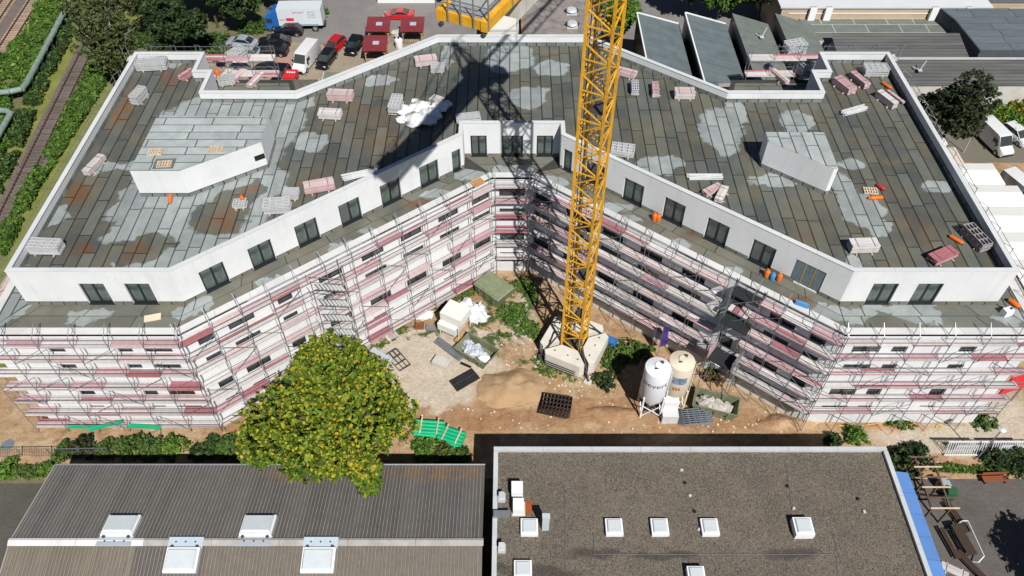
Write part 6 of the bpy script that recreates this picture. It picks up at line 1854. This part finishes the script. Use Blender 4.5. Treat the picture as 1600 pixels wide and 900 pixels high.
for k, (x, y, a, h_, c) in enumerate([(1565, 150, 3.2, 2.2, YEG), (1588, 172, 3.0, 2.0, YEG + [(.4, .2, .03)]), (1556, 185, 2.4, 1.8, YEG[:3] + BRG), (1585, 200, 2.4, 1.5, BRG), (1440, 138, 2.4, 1.6, YEG[1:3] + BRG), (1605, 152, 3.0, 2.4, YEG + [(.42, .18, .03)])]):
    bush(['yellow hedge bush by the right edge, farthest', 'orange-yellow hedge bush by the right edge', 'yellow-green hedge bush behind the white van', 'green hedge bush above the white car', 'yellow hedge bush left of the very dark tree', 'orange hedge bush cut by the right edge'][k], x, y, a, h_, c, 120 + k, size=.2, group='hedge at the right edge')
def scatter(name, label, cat, poly_px, n, h, cols, seed, size=.2, per=6, z=0., hvar=.5):
    q = [spot(x, y, z) for x, y in poly_px]
    xs = [p_.x for p_ in q]; ys = [p_.y for p_ in q]; rr = random.Random(seed); pts = []
    from mathutils import noise as mn
    while len(pts) < n:
        x, y = rr.uniform(min(xs), max(xs)), rr.uniform(min(ys), max(ys)); ins = False; j = len(q) - 1
        for i in range(len(q)):
            if (q[i].y > y) != (q[j].y > y) and x < (q[j].x - q[i].x) * (y - q[i].y) / (q[j].y - q[i].y) + q[i].x: ins = not ins
            j = i
        if not ins: continue
        d = mn.noise(Vector((x * .35, y * .35, seed)))
        if d < -.45 + hvar * .2: continue
        pts.append((x, y, z + .1 + h * rr.random() ** .7 * (.4 + .9 * max(0, d + .3))))
    return tag(leaves(name, pts, per, size, cols, None, seed, spread=size * 1.6), label, cat, kind='stuff')
scatter('undergrowth', 'dense green undergrowth between railway tracks and heating pipe', 'undergrowth', [(-30, 330), (-30, 165), (0, 90), (40, 60), (66, 5), (72, -10), (112, -10), (100, 40), (48, 140), (15, 160), (20, 180), (-10, 330)], 6500, 1.2, BRG + MIDG[:2], 31, .26)
scatter('undergrowth', 'dark bramble strip along the right side of the heating pipe', 'undergrowth', [(108, 20), (124, 20), (112, 60), (70, 150), (30, 250), (-20, 350), (-30, 320), (20, 190), (45, 150)], 1700, 1.0, MIDG + DKG, 32, .22)
scatter('undergrowth', 'green shrub strip between railway track and left end wall', 'undergrowth', [(150, 90), (190, 95), (60, 300), (10, 400), (-10, 400), (40, 300), (100, 190)], 3200, 1.0, BRG + MIDG, 33, .22)
scatter('undergrowth', 'dark undergrowth below the trees at the top left', 'undergrowth', [(150, 60), (360, 60), (350, 100), (210, 75), (190, 95), (140, 95)], 1500, 1.2, DKG + MIDG, 34, .24)
scatter('grass_tufts', 'sparse weeds growing over the rubble left of the crane base', 'weeds', [(770, 445), (830, 440), (850, 500), (835, 540), (800, 535), (765, 520), (740, 500)], 900, .35, BRG + MIDG, 35, .13, hvar=2.2)
scatter('grass_tufts', 'weeds along the foot of the left courtyard scaffold', 'weeds', [(560, 560), (600, 530), (690, 470), (760, 440), (770, 450), (700, 480), (640, 515), (580, 560)], 500, .22, MIDG + YEG[2:4], 36, .12)
scatter('grass_tufts', 'weeds along the foot of the right front scaffold', 'weeds', [(1310, 650), (1440, 650), (1440, 657), (1310, 656)], 150, .3, MIDG + BRG[:1], 37, .13)
scatter('grass_tufts', 'weeds between sand pile and crane base', 'weeds', [(830, 560), (870, 575), (900, 595), (900, 605), (840, 585)], 120, .25, BRG, 38, .12)
scatter('undergrowth', 'low green growth along the yard lawn', 'weeds', [(1455, 728), (1600, 735), (1600, 742), (1455, 738)], 350, .3, BRG + MIDG, 39, .14)
scatter('undergrowth', 'weed strip under the wire fence at the lower left', 'weeds', [(-5, 728), (95, 728), (85, 748), (-5, 750)], 260, .35, BRG + MIDG + [(.2, .15, .07)], 40, .14)
